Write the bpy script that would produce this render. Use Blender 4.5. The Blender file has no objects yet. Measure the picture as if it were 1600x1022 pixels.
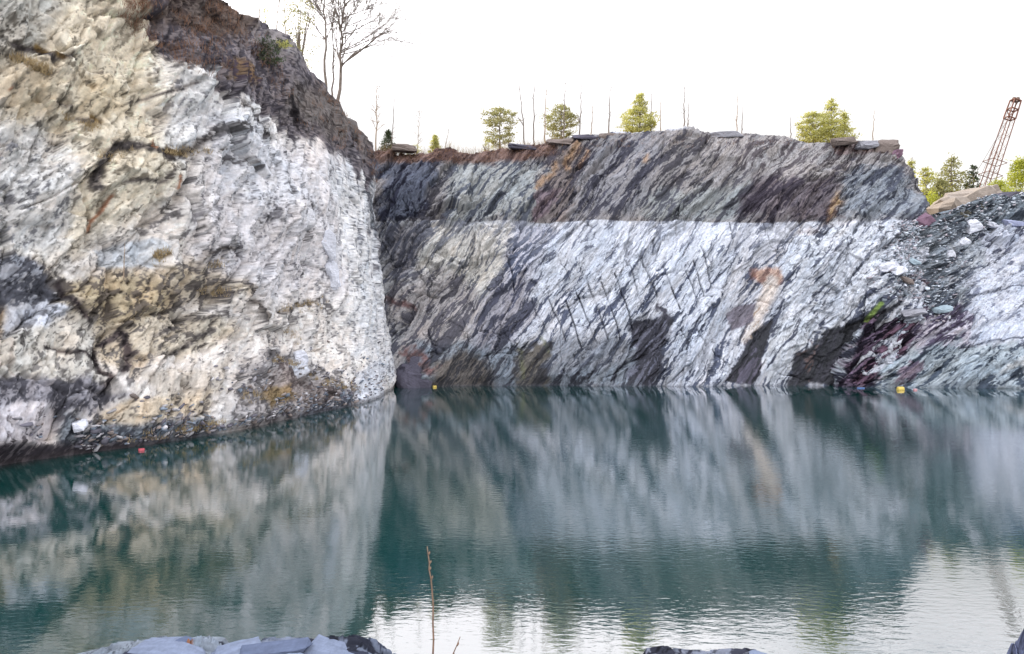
import bpy, bmesh, math, random
import numpy as np
from mathutils import Vector
C = bpy.context.scene
COL = C.collection
F = 1100.0; HC = 5.02; CX = 800.0; CY = 511.0      # focal in photo pixels, eye height above the water

def P(px, py, Y):
    return ((px-CX)*Y/F, Y, HC-(py-CY)*Y/F)
def lin(c):
    c = np.asarray(c, float)/255.0
    return np.where(c <= .04045, c/12.92, ((c+.055)/1.055)**2.4)

# ------------------------------------------------------------------ noise
def hsh(ix, iy, seed):
    with np.errstate(over='ignore'):
        a = ix.astype(np.int64).astype(np.uint32)*np.uint32(374761393) + iy.astype(np.int64).astype(np.uint32)*np.uint32(668265263) + np.uint32((seed*2246822519+3266489917) & 0xffffffff)
        a = (a ^ (a >> np.uint32(13)))*np.uint32(1274126177)
        a = (a ^ (a >> np.uint32(16)))*np.uint32(2654435761)
        a = a ^ (a >> np.uint32(15))
    return a.astype(np.float64)/4294967295.0
def vn(x, y, seed=0):
    ix = np.floor(x); iy = np.floor(y); fx = x-ix; fy = y-iy
    fx = fx*fx*fx*(fx*(fx*6-15)+10); fy = fy*fy*fy*(fy*(fy*6-15)+10)
    a = hsh(ix, iy, seed); b = hsh(ix+1, iy, seed); c = hsh(ix, iy+1, seed); d = hsh(ix+1, iy+1, seed)
    return (a*(1-fx)+b*fx)*(1-fy)+(c*(1-fx)+d*fx)*fy
def fbm(x, y, seed=0, o=4, g=.5):
    s = 0; a = 1; t = 0
    for k in range(o):
        s = s+a*(vn(x*2**k+k*17.3, y*2**k+k*9.1, seed+k)-.5); t += a; a *= g
    return s/t*2       # about -1..1
def worley(x, y, seed=0):
    ix = np.floor(x); iy = np.floor(y)
    f1 = np.full(x.shape, 9.); f2 = np.full(x.shape, 9.)
    bx = np.zeros(x.shape); by = np.zeros(x.shape); r = np.zeros(x.shape); dx1 = np.zeros(x.shape); dy1 = np.zeros(x.shape)
    for i in (-1, 0, 1):
        for j in (-1, 0, 1):
            cx = ix+i; cy = iy+j
            dx = cx+hsh(cx, cy, seed)-x; dy = cy+hsh(cx, cy, seed+1)-y
            d = np.sqrt(dx*dx+dy*dy)
            n = d < f1
            f2 = np.where(n, f1, np.minimum(f2, d))
            f1 = np.where(n, d, f1); bx = np.where(n, cx, bx); by = np.where(n, cy, by)
            dx1 = np.where(n, dx, dx1); dy1 = np.where(n, dy, dy1)
    return f2-f1, hsh(bx, by, seed+2), hsh(bx, by, seed+3), hsh(bx, by, seed+4), dx1, dy1
def sstep(a, b, x):
    t = np.clip((x-a)/(b-a), 0, 1); return t*t*(3-2*t)
def rot(u, v, deg):
    a = math.radians(deg); c = math.cos(a); s = math.sin(a)
    return u*c+v*s, -u*s+v*c

# ------------------------------------------------------------------ tags and materials
def tag(o, label=None, cat=None, group=None, kind=None):
    if label: o['label'] = label
    if cat: o['category'] = cat
    if group: o['group'] = group
    if kind: o['kind'] = kind
    return o
def nodes(m):
    m.use_nodes = True; nt = m.node_tree; nt.nodes.clear(); return nt
def N(nt, t, **kw):
    n = nt.nodes.new(t)
    for k, v in kw.items():
        if k.startswith('i_'):
            n.inputs[int(k[2:]) if k[2:].isdigit() else k[2:].replace('_', ' ')].default_value = v
        else: setattr(n, k, v)
    return n
def rock_mat(name, attr=True, color=(.4,.4,.42), rough=.8, sc=1.0, bump=.06, ang=55, var=.45, streak=(.4, 4., 4.), axis='Y', fine=.35):
    m = bpy.data.materials.new(name); nt = nodes(m); L = nt.links.new
    out = N(nt, 'ShaderNodeOutputMaterial'); b = N(nt, 'ShaderNodeBsdfPrincipled'); b.inputs['Roughness'].default_value = rough
    b.inputs['Specular IOR Level'].default_value = .08
    L(b.outputs[0], out.inputs[0])
    tc = N(nt, 'ShaderNodeTexCoord')
    mp = N(nt, 'ShaderNodeMapping'); mp.inputs['Rotation'].default_value = (0, math.radians(ang), 0) if axis == 'Y' else (math.radians(ang), 0, 0)
    mp2 = N(nt, 'ShaderNodeMapping'); mp2.inputs['Scale'].default_value = streak
    L(tc.outputs['Object'], mp.inputs[0]); L(mp.outputs[0], mp2.inputs[0])
    n1 = N(nt, 'ShaderNodeTexNoise'); n1.inputs['Scale'].default_value = 1.4*sc; n1.inputs['Detail'].default_value = 6; n1.inputs['Roughness'].default_value = .65
    n1.inputs['Distortion'].default_value = .25
    L(mp2.outputs[0], n1.inputs['Vector'])
    n2 = N(nt, 'ShaderNodeTexNoise'); n2.inputs['Scale'].default_value = 7*sc; n2.inputs['Detail'].default_value = 5; n2.inputs['Roughness'].default_value = .7
    L(tc.outputs['Object'], n2.inputs['Vector'])
    if attr:
        ca = N(nt, 'ShaderNodeAttribute'); ca.attribute_name = 'rock'; csrc = ca.outputs['Color']
    else:
        rg = N(nt, 'ShaderNodeRGB'); rg.outputs[0].default_value = (*color, 1); csrc = rg.outputs[0]
    mr = N(nt, 'ShaderNodeMapRange'); mr.inputs[1].default_value = .3; mr.inputs[2].default_value = .7; mr.inputs[3].default_value = 1-var; mr.inputs[4].default_value = 1+var*.7
    L(n1.outputs[0], mr.inputs[0])
    mr2 = N(nt, 'ShaderNodeMapRange'); mr2.inputs[1].default_value = .3; mr2.inputs[2].default_value = .7; mr2.inputs[3].default_value = .82; mr2.inputs[4].default_value = 1.14
    L(n2.outputs[0], mr2.inputs[0])
    mu = N(nt, 'ShaderNodeMath', operation='MULTIPLY'); L(mr.outputs[0], mu.inputs[0]); L(mr2.outputs[0], mu.inputs[1])
    vm = N(nt, 'ShaderNodeVectorMath', operation='SCALE'); L(csrc, vm.inputs[0]); L(mu.outputs[0], vm.inputs['Scale'])
    L(vm.outputs[0], b.inputs['Base Color'])
    ad = N(nt, 'ShaderNodeMath', operation='MULTIPLY_ADD'); ad.inputs[1].default_value = fine; L(n2.outputs[0], ad.inputs[0]); L(n1.outputs[0], ad.inputs[2])
    bp = N(nt, 'ShaderNodeBump'); bp.inputs['Strength'].default_value = .8; bp.inputs['Distance'].default_value = bump
    L(ad.outputs[0], bp.inputs['Height']); L(bp.outputs[0], b.inputs['Normal'])
    return m
def plain(name, color, rough=.8, var=.25, sc=3., transl=0, metal=0):
    m = bpy.data.materials.new(name); nt = nodes(m); L = nt.links.new
    out = N(nt, 'ShaderNodeOutputMaterial'); b = N(nt, 'ShaderNodeBsdfPrincipled'); b.inputs['Roughness'].default_value = rough
    b.inputs['Metallic'].default_value = metal
    tc = N(nt, 'ShaderNodeTexCoord'); n = N(nt, 'ShaderNodeTexNoise'); n.inputs['Scale'].default_value = sc; n.inputs['Detail'].default_value = 4
    L(tc.outputs['Object'], n.inputs['Vector'])
    mr = N(nt, 'ShaderNodeMapRange'); mr.inputs[1].default_value = .3; mr.inputs[2].default_value = .7; mr.inputs[3].default_value = 1-var; mr.inputs[4].default_value = 1+var
    L(n.outputs[0], mr.inputs[0])
    vm = N(nt, 'ShaderNodeVectorMath', operation='SCALE'); vm.inputs[0].default_value = color; L(mr.outputs[0], vm.inputs['Scale'])
    L(vm.outputs[0], b.inputs['Base Color'])
    if transl:
        t = N(nt, 'ShaderNodeBsdfTranslucent'); L(vm.outputs[0], t.inputs[0])
        mx = N(nt, 'ShaderNodeMixShader'); mx.inputs[0].default_value = transl
        L(b.outputs[0], mx.inputs[1]); L(t.outputs[0], mx.inputs[2]); L(mx.outputs[0], out.inputs[0])
    else: L(b.outputs[0], out.inputs[0])
    return m

# ------------------------------------------------------------------ mesh helpers
def mesh_np(name, V, Fq, mat, col=None, parent=None, smooth=False):
    me = bpy.data.meshes.new(name)
    V = np.ascontiguousarray(V, dtype=np.float32); Fq = np.ascontiguousarray(Fq, dtype=np.int32)
    me.vertices.add(len(V)); me.vertices.foreach_set('co', V.ravel())
    k = Fq.shape[1]
    me.loops.add(Fq.size); me.loops.foreach_set('vertex_index', Fq.ravel())
    me.polygons.add(len(Fq)); me.polygons.foreach_set('loop_start', np.arange(0, Fq.size, k, dtype=np.int32))
    me.polygons.foreach_set('loop_total', np.full(len(Fq), k, dtype=np.int32))
    if smooth: me.polygons.foreach_set('use_smooth', np.ones(len(Fq), dtype=bool))
    me.update(calc_edges=True)
    if col is not None:
        a = me.color_attributes.new('rock', 'FLOAT_COLOR', 'POINT')
        c4 = np.ones((len(V), 4), dtype=np.float32); c4[:, :3] = col
        a.data.foreach_set('color', c4.ravel())
    me.materials.append(mat)
    o = bpy.data.objects.new(name, me); COL.objects.link(o)
    if parent: o.parent = parent
    return o
def grid_faces(nr, nc, flip=False):
    i = np.arange(nr-1)[:, None]*nc+np.arange(nc-1)[None, :]
    f = np.stack([i, i+1, i+nc+1, i+nc], -1).reshape(-1, 4)
    return f[:, ::-1] if flip else f
class MB:
    def __init__(s): s.v = []; s.f = []
    def tube(s, pts, rad, n=5, cap=True):
        pts = [Vector(p) for p in pts]; b = len(s.v); m = len(pts)
        for i, p in enumerate(pts):
            d = (pts[min(i+1, m-1)]-pts[max(i-1, 0)])
            d = d.normalized() if d.length > 1e-9 else Vector((0, 0, 1))
            a = d.cross(Vector((.31, .77, .17)) if abs(d.z) > .5 else Vector((0, 0, 1))).normalized(); c = d.cross(a)
            for k in range(n):
                q = 2*math.pi*k/n; s.v.append(tuple(p+(a*math.cos(q)+c*math.sin(q))*rad[i]))
        for i in range(m-1):
            for k in range(n):
                k2 = (k+1) % n; s.f.append((b+i*n+k, b+i*n+k2, b+(i+1)*n+k2, b+(i+1)*n+k))
        if cap:
            s.f.append(tuple(b+k for k in range(n))[::-1]); s.f.append(tuple(b+(m-1)*n+k for k in range(n)))
    def box(s, c, d, rz=0):
        b = len(s.v); co = math.cos(rz); si = math.sin(rz)
        for x in (-1, 1):
            for y in (-1, 1):
                for z in (-1, 1):
                    X = x*d[0]/2; Y = y*d[1]/2
                    s.v.append((c[0]+X*co-Y*si, c[1]+X*si+Y*co, c[2]+z*d[2]/2))
        for f in ((0,1,3,2),(4,6,7,5),(0,4,5,1),(2,3,7,6),(0,2,6,4),(1,5,7,3)): s.f.append(tuple(b+k for k in f))
    def tri(s, a, b_, c):
        b = len(s.v); s.v += [a, b_, c]; s.f.append((b, b+1, b+2))
    def build(s, name, mat, parent=None, smooth=False):
        me = bpy.data.meshes.new(name); me.from_pydata(s.v, [], s.f)
        if smooth:
            for p in me.polygons: p.use_smooth = True
        me.materials.append(mat); o = bpy.data.objects.new(name, me); COL.objects.link(o)
        if parent: o.parent = parent
        return o
def empty(name, loc):
    o = bpy.data.objects.new(name, None); o.location = loc; COL.objects.link(o); o.empty_display_size = .3; return o

# ------------------------------------------------------------------ painting of rock kinds on a face
class Rock:
    """rock kinds over a face: light colour, dark colour and dark share for every vertex"""
    def __init__(s, px, py, u, v, light, dark, frac):
        s.px = px; s.py = py; s.u = u; s.v = v
        n = px.shape
        s.L = np.broadcast_to(lin(light), n+(3,)).copy(); s.D = np.broadcast_to(lin(dark), n+(3,)).copy(); s.f = np.full(n, float(frac))
        s.wx = fbm(u*.35, v*.35, 31, 5, .6); s.wy = fbm(u*.35, v*.35, 57, 5, .6)
        s.fx = fbm(u*1.7, v*1.7, 77, 3, .6); s.fy = fbm(u*1.7, v*1.7, 97, 3, .6)
    def mask(s, pts, width=None, soft=10, warp=22):
        x = s.px+s.wx*warp+s.fx*warp*.35; y = s.py+s.wy*warp+s.fy*warp*.35
        pts = [tuple(map(float, p)) for p in pts]
        n = len(pts); closed = width is None
        d = np.full(x.shape, 1e9); ins = np.zeros(x.shape, bool)
        for i in range(n if closed else n-1):
            ax, ay = pts[i][:2]; bx, by = pts[(i+1) % n][:2]
            vx, vy = bx-ax, by-ay; l2 = vx*vx+vy*vy+1e-9
            t = np.clip(((x-ax)*vx+(y-ay)*vy)/l2, 0, 1)
            dd = np.hypot(x-ax-t*vx, y-ay-t*vy)
            if not closed: dd = dd-width/2
            d = np.minimum(d, dd)
            if closed:
                c = ((ay > y) != (by > y)) & (x < (bx-ax)*(y-ay)/((by-ay) if by != ay else 1e-9)+ax)
                ins ^= c
        if closed: d = np.where(ins, -d, d)
        return 1-sstep(-soft/2, soft/2, d)
    def put(s, pts, light=None, dark=None, frac=None, width=None, soft=14, warp=22, k=1.):
        m = s.mask(pts, width, soft, warp)*k
        if light is not None: s.L = s.L*(1-m[..., None])+lin(light)*m[..., None]
        if dark is not None: s.D = s.D*(1-m[..., None])+lin(dark)*m[..., None]
        if frac is not None: s.f = s.f*(1-m)+frac*m
    def colour(s, ang, seed=3, sx=.35, sy=2.2, jit=.16, small=1.0, cellx=1., celly=1., wst=.6, wch=.4):
        wu = s.u+s.wx*.45; wv = s.v+s.wy*.45+1.1*fbm(s.u*.11, s.v*.13, 42, 3)
        a, b = rot(wu, wv, ang)
        st = fbm(a*sx, b*sy, seed, 6, .62)
        st = st*.5+.5
        ch = fbm(a*.9*small*cellx, b*1.6*small*celly, seed+9, 5, .65)*.5+.5
        e, r1, r2, r3, _, _ = worley(a*.55*cellx+s.fx*.15, b*1.5*celly+s.fy*.2, seed+30)
        e2, q1, q2, q3, _, _ = worley(a*1.7*cellx+s.fx*.2, b*4.2*celly+s.fy*.3, seed+35)
        e3, p1, p2, p3, _, _ = worley(a*4.2*cellx, b*9*celly, seed+37)
        q = wst*st+wch*ch+.13*(r1-.5)+.16*(q2-.5)+.10*(p1-.5)
        r = np.argsort(np.argsort(q.ravel()[::7]))
        qs = np.sort(q.ravel()[::7]); rank = np.interp(q, qs, np.linspace(0, 1, len(qs)))
        m = sstep(-.09, .05, s.f-rank)
        hue = fbm(a*.25, b*.9, seed+20, 4)
        br = 1+jit*(r1-.5)*2*.7+jit*(q1-.5)*2*.8+jit*(p2-.5)*1.5+hue*.12+fbm(a*2.2, b*7, seed+40, 4)*.20
        L = s.L*br[..., None]
        tint = ((r2-.5)*.05+hue*.05+(q2-.5)*.05)
        L = L*np.stack([1+tint, 1+0*tint, 1-tint], -1)
        D = s.D*(1+.5*(q1-.5)+.3*hue)[..., None]
        c = L*(1-m[..., None])+D*m[..., None]
        thin = np.abs(fbm(a*.5, b*1.3, seed+60, 5, .6))
        thin2 = np.abs(fbm(a*.16*cellx, b*1.1, seed+63, 6, .62)); v2 = (1-sstep(.004, .022, thin2))*sstep(.32, .55, vn(a*.3, b*.8, seed+64))
        c = c*(1-.75*v2[..., None])
        vein = (1-sstep(.0, .035, thin))*sstep(.35, .6, fbm(s.u*.2, s.v*.2, seed+70)*.5+.5+.25*s.f)
        c = c*(1-.65*vein[..., None])
        g_ = c.mean(-1, keepdims=True); return np.clip(g_+(c-g_)*.8, .004, .93)*.88

def facets(u, v, ang, specs, seed, warp=.5):
    wu = u+warp*fbm(u*.5, v*.5, seed, 4); wv = v+warp*fbm(u*.5, v*.5, seed+5, 4)+2.2*warp*fbm(u*.11, v*.13, 42, 3)
    a, b = rot(wu, wv, ang); d = np.zeros(u.shape); edge = np.ones(u.shape)
    for k, (la, lb, A, slope) in enumerate(specs):
        e, r1, r2, r3, dx, dy = worley(a/la, b/lb, seed+11*k+40)
        d += A*((r1-.5)*1.2+slope*((r2-.5)*dx+(r3-.5)*dy))
        if k < 3: d -= A*.35*(1-sstep(0, .05, e))
    return d

def normals(V):
    du = np.gradient(V, axis=1); dv = np.gradient(V, axis=0)
    n = np.cross(du, dv); n /= (np.linalg.norm(n, axis=-1, keepdims=True)+1e-9); return n
def blur(a, k, axis=1):
    for _ in range(2):
        p = np.pad(a, [(k, k) if i == axis else (0, 0) for i in range(a.ndim)], mode='edge')
        c = np.cumsum(p, axis=axis); c = np.insert(c, 0, 0, axis=axis)
        n = a.shape[axis]
        sl1 = [slice(None)]*a.ndim; sl2 = [slice(None)]*a.ndim
        sl1[axis] = slice(2*k+1, 2*k+1+n); sl2[axis] = slice(0, n)
        a = (c[tuple(sl1)]-c[tuple(sl2)])/(2*k+1)
    return a
def columns(ctrl, ncol, wout=.12):
    """ctrl rows: bx,by,tx,ty,tz.. -> evenly spaced in what the eye sees"""
    ctrl = np.array(ctrl, float)
    s = np.concatenate([[0], np.cumsum(np.hypot(np.diff(ctrl[:, 0]), np.diff(ctrl[:, 1])))])
    ss = np.linspace(0, s[-1], 4000)
    D = np.stack([np.interp(ss, s, ctrl[:, i]) for i in range(ctrl.shape[1])], 1)
    D = blur(D, 50, 0)
    Y = np.maximum(D[:, 1], 3); px = CX+F*D[:, 0]/Y
    w = np.abs(np.gradient(px))+np.gradient(ss)*4; vis = (px > -40) & (px < 1640) & (D[:, 1] > 5)
    w = np.where(vis, w, np.gradient(ss)*6)
    cw = np.cumsum(w); cw = (cw-cw[0])/(cw[-1]-cw[0])
    q = np.linspace(0, 1, ncol)
    out = np.stack([np.interp(q, cw, D[:, i]) for i in range(D.shape[1])], 1)
    return out, np.interp(q, cw, ss)

M_cliff = rock_mat('slate_rock', ang=55, bump=.16, var=.34, sc=1.1)
M_cliffL = rock_mat('pale_rock', ang=-58, bump=.08, var=.17, axis='X', streak=(3., .5, 3.))

# ================================================================== LEFT CLIFF
#        base x,y        top x,y,z
cl = [(-34,-30, -42,-30, 24), (-29,-8, -36,-8, 25), (-25,8, -32,9, 26), (-21.5,19, -27.5,20.5, 27), (-18.8,25.8, -24,27.5, 28), (-16.2,29.2, -21,31.5, 28), (-14,32.7, -18.8,35, 26.5),
      (-12.2,38.3, -16.9,41, 24.4), (-10.9,43, -15.0,44.0, 24.3), (-10.2,45.2, -14.2,46.9, 24.6), (-9.5,47.2, -13.5,48.6, 22.6), (-9.3,50, -13.2,51.5, 22.0), (-9.7,54, -13.0,55.5, 21.6),
      (-9.7,58.5, -12.6,59.4, 21.2), (-9.9,61, -12.2,61.6, 20.4), (-12,64, -14,64, 20), (-18,67, -19,67, 20), (-32,70, -32,70, 20)]
def build_left():
    D, S = columns(cl, 640)
    nr = 560
    t = np.linspace(-.10, 1.0, nr)[:, None]
    B = D[None, :, :2]; T = D[None, :, 2:4]; Z = D[None, :, 4]
    tc = np.clip(t, 0, 1)
    foot = sstep(0, .22, tc)
    k = .22*foot+.78*(tc**1.7)
    XY = B*(1-k[..., None])+T*k[..., None]
    z = t*Z
    V = np.concatenate([XY, np.broadcast_to(z, XY.shape[:2])[..., None]], -1)
    u = np.broadcast_to(S[None, :], z.shape).copy(); v = z.copy()
    n = normals(V)
    # face outward = towards +x
    if n[nr//2, 300, 0] < 0: n = -n
    px = CX+F*V[..., 0]/np.maximum(V[..., 1], 2); py = CY-F*(V[..., 2]-HC)/np.maximum(V[..., 1], 2)
    vis = V[..., 1] > 12
    big = fbm(u*.13, v*.16, 5, 3)*1.1+fbm(u*.35, v*.4, 8, 2)*.22
    # overhanging ledges: jagged benches running along the face
    led = fbm(u*.22, v*.5, 14, 4)
    led2 = np.floor((v*.42+led*1.1+u*.06)); fr = (v*.42+led*1.1+u*.06)-led2
    ledge = (fr-.5)*.28*(hsh(led2, np.floor(u*.12+led*2), 77)*.8+.2)
    d = big+ledge+facets(u, v, 58, [(5.0, 2.3, .50, 1.9), (2.3, .95, .25, 2.0), (1.1, .42, .15, 2.0), (.5, .18, .06, 1.8), (.24,.1,.02,1.6)], 200, .28)
    d += fbm(u*2.2, v*2.2, 91, 4, .6)*.012
    edge = sstep(0, .03, tc)*1.0+.25
    endf = 1-.6*sstep(38, 50, V[..., 1])
    d = d*edge*endf*np.where(V[..., 1] > 62, .5, 1)
    Vd = V+n*d[..., None]
    R = Rock(px, py, u, v, (236, 229, 224), (96, 92, 98), .09)
    cream = (214, 204, 178)
    R.put([(-60,-60), (210,-60), (290,110), (300,230), (230,330), (130,400), (-60,420)], (238,226,202), (150,138,118), .11, soft=70)
    R.put([(-60,-60), (120,-60), (60,90), (30,200), (-60,220)], (214,210,200), (120,112,100), .14, soft=50)
    R.put([(0,100), (70,110), (80,180), (20,190), (-30,150)], (212,192,154), k=.6, soft=40)
    R.put([(100,130), (170,130), (185,190), (120,200)], (212,194,156), k=.6, soft=30)
    R.put([(-60,200), (60,200), (120,260), (110,400), (-60,400)], (228,226,224), (112,114,126), .10, soft=50)
    R.put([(240,90), (420,170), (470,280), (380,300), (250,230)], (240,238,238), (112,112,124), .07, soft=50)
    R.put([(300,200), (590,230), (600,470), (400,460), (300,420)], (224,220,224), (108,106,116), .09, soft=60)
    R.put([(520,250), (600,260), (640,600), (560,560)], (232,233,238), (100,104,120), .10, soft=30)
    # mid dark and gold broken band
    R.put([(-60,400), (60,402), (110,440), (160,425), (200,430), (300,400), (330,420), (390,460), (300,480), (250,550), (200,600), (140,560), (90,500), (-60,520)], (200,184,160), (92,88,92), .44, soft=30)
    R.put([(-60,395), (50,400), (85,430), (95,470), (60,485), (-60,470)], (168,172,184), (62,64,78), .55, soft=18)
    R.put([(10,475), (75,470), (102,490), (60,520), (10,525)], (218,222,234), (90,90,100), .05, soft=10, warp=14)
    R.put([(160,395), (230,372), (262,380), (230,420), (170,425)], (204,210,218), (120,120,120), .02, soft=8, warp=10)
    R.put([(100,440), (240,440), (280,480), (200,520), (120,500)], (198,178,142), (94,86,86), .42, soft=25)
    R.put([(-60,520), (140,500), (150,560), (150,620), (60,610), (-60,590)], (212,206,196), (110,106,106), .16, soft=25)
    R.put([(200,500), (330,490), (380,520), (300,560), (200,560)], (208,196,176), (104,98,98), .25, soft=25)
    R.put([(210,590), (370,560), (360,610), (240,635)], (216,206,194), (120,110,110), .05, soft=12)
    R.put([(130,650), (330,610), (320,650), (180,680)], (214,198,174), (96,90,90), .16, soft=16)
    for pts, w in (([(95,440), (105,480), (135,505)], 9), ([(145,545), (150,580), (165,600), (140,625)], 12), ([(65,548), (120,560), (145,575)], 7), ([(160,540), (185,525), (200,560), (185,590)], 12)):
        R.put(pts, (96,84,84), (48,42,46), .6, width=w, soft=8, warp=12)
    # ledges drawn as dark grey-brown strokes
    for pts, w in (([(8,90), (45,98), (62,118), (90,108)], 14), ([(140,116), (160,120), (172,128)], 8), ([(85,178), (105,182)], 7), ([(118,196), (148,198)], 9),
                   ([(143,296), (146,262), (170,240), (215,238), (275,240), (320,215), (372,206)], 20), ([(185,292), (240,282), (262,262)], 9), ([(225,150), (290,135)], 8),
                   ([(345,250), (395,262)], 16), ([(200,180), (215,150)], 8), ([(310,455), (352,462)], 9), ([(440,484), (508,470)], 9), ([(310,420), (330,400), (365,385)], 9),
                   ([(232,532), (300,500), (330,495)], 8), ([(250,565), (290,540), (330,520)], 9), ([(370,450), (395,470), (398,500)], 12), ([(355,160), (420,210)], 10)):
        R.put(pts, (132,124,118), (76,70,72), .6, width=w*.8, soft=9, warp=14)
    for pts, w in (([(45,90), (75,112)], 12), ([(135,190), (150,198)], 8), ([(250,236), (280,238)], 8), ([(238,404), (256,396)], 7), ([(330,240), (345,236)], 6)):
        R.put(pts, (128,104,58), (80,60,36), .35, width=w, soft=8, warp=8)
    for pts, w in (([(170,310), (150,350), (148,362)], 6), ([(265,278), (268,296)], 6), ([(228,226), (225,236)], 6), ([(3,152), (6,150)], 3)):
        R.put(pts, (186,128,90), (130,90,66), .3, width=w, soft=5, warp=8)
    R.put([(0,470), (4,600)], (150,110,90), width=4, soft=4, k=.3)
    # scree foot
    R.put([(400,545), (470,555), (540,600), (600,616), (590,634), (520,650), (420,665), (340,650), (375,600)], (170,166,168), (92,88,92), .50, soft=22, warp=16)
    R.put([(425,555), (500,600), (560,625), (480,640), (400,610)], (150,138,134), (100,84,82), .5, soft=14, warp=14, k=.8)
    R.put([(395,610), (440,602), (455,622), (410,636)], (150,126,90), (110,92,64), .4, soft=10, warp=10)
    R.put([(555,600), (590,560), (605,570), (600,625), (560,640)], (216,220,230), (100,104,120), .08, soft=8, warp=10)
    R.put([(450,570), (470,560), (480,580), (468,590)], (210,214,226), (100,104,120), .08, soft=5, warp=5)
    R.put([(-60,595), (100,605), (200,630), (130,650), (60,655), (-60,650)], (150,148,158), (72,72,84), .55, soft=20)
    R.put([(-60,640), (60,638), (90,660), (60,690), (-60,690)], (212,206,212), (120,110,116), .10, soft=12, warp=12)
    R.put([(85,650), (190,668), (330,655), (340,690), (200,715), (80,705)], (124,134,146), (64,68,80), .50, soft=16, warp=12)
    R.put([(115,660), (130,655), (135,672), (118,675)], (222,218,220), (120,120,120), .05, soft=5, warp=5)
    R.put([(-60,690), (90,690), (250,690), (250,740), (-60,760)], (120,112,118), (66,60,70), .55, soft=16, warp=10)
    R.put([(470,640), (540,620), (560,640), (500,665)], (140,148,162), (70,74,88), .3, soft=10)
    # upper dark cap
    top = [(185,-80), (195,20), (225,70), (280,112), (345,150), (395,172), (440,186), (470,212), (510,226), (540,240), (560,268), (585,312), (590,420), (700,420), (700,-80)]
    R.put(top, (128,120,126), (66,62,74), .50, soft=12, warp=26)
    R.put([(470,120), (540,150), (600,260), (560,230), (500,200), (450,170)], (124,116,114), (80,70,70), .35, soft=30)
    R.put([(370,10), (480,40), (490,90), (430,70), (380,60)], (148,142,146), (84,78,92), .3, soft=20)
    R.put([(190,-40), (400,-40), (420,40), (330,60), (230,50)], (112,98,92), (66,54,54), .55, soft=25)
    R.put([(330,85), (390,95), (400,130), (350,125)], (120,96,72), (70,62,84), .5, soft=14)
    R.put([(560,300), (580,290), (600,420), (596,300)], (150,156,164), (90,98,112), .3, soft=10)
    R.put([(300,170), (400,190), (470,260), (440,330), (330,300)], (222,226,236), k=.6, soft=50)
    for pts, w in (([(463,150), (476,185)], 10), ([(470,170), (477,200)], 7)):
        R.put(pts, (50,44,48), (30,26,30), .6, width=w, soft=6, warp=6)
    R.D = R.D*.7+R.L*.16; col = R.colour(58, 400, sx=.5, sy=2.6, small=2.4, wst=.32, wch=.6, cellx=1.5, celly=1.3, jit=.11)*.93
    # tide line: damp strip just above the water
    damp = (1-sstep(.12, .30, Vd[..., 2]+.12*R.fx))[..., None]
    col = col*(1-damp*.6)+lin((62,58,60))*damp*.6
    # plateau rows
    ext = [0.8, 2, 4, 7, 11, 16, 24]
    dirv = D[:, 2:4]-D[:, :2]; dirv[:, 0] = np.where(dirv[:, 0] > -.8, -.8, dirv[:, 0])
    dirv /= np.linalg.norm(dirv, axis=1, keepdims=True)
    sm = blur(np.concatenate([dirv], 1), 20, 0)
    rows = []
    top_r = Vd[-1]
    for i, e in enumerate(ext):
        r = top_r.copy(); r[:, :2] += sm*e
        r[:, 2] = blur(top_r[:, 2:3], 1+i*3, 0)[:, 0]+(.25*vn(S*.8, np.full_like(S, e)) if i < 5 else 0)+(.0 if i else .1)-(.1*e)
        rows.append(r)
    Vall = np.concatenate([Vd, np.array(rows)], 0)
    cg = np.broadcast_to(lin((112,100,86)), (len(ext), Vd.shape[1], 3))*(.7+.6*vn(np.tile(S[None], (len(ext), 1))*2, np.array(ext)[:, None]*1.3+np.zeros((1, len(S)))))[..., None]
    call = np.concatenate([col, cg], 0)
    nr2, nc = Vall.shape[:2]
    o = mesh_np('cliff_left', Vall.reshape(-1, 3), grid_faces(nr2, nc), M_cliffL, call.reshape(-1, 3))
    tag(o, kind='structure', label='pale cream and white quarry cliff with a dark cap, left side')
    return Vd, px, py
VL = build_left()

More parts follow.
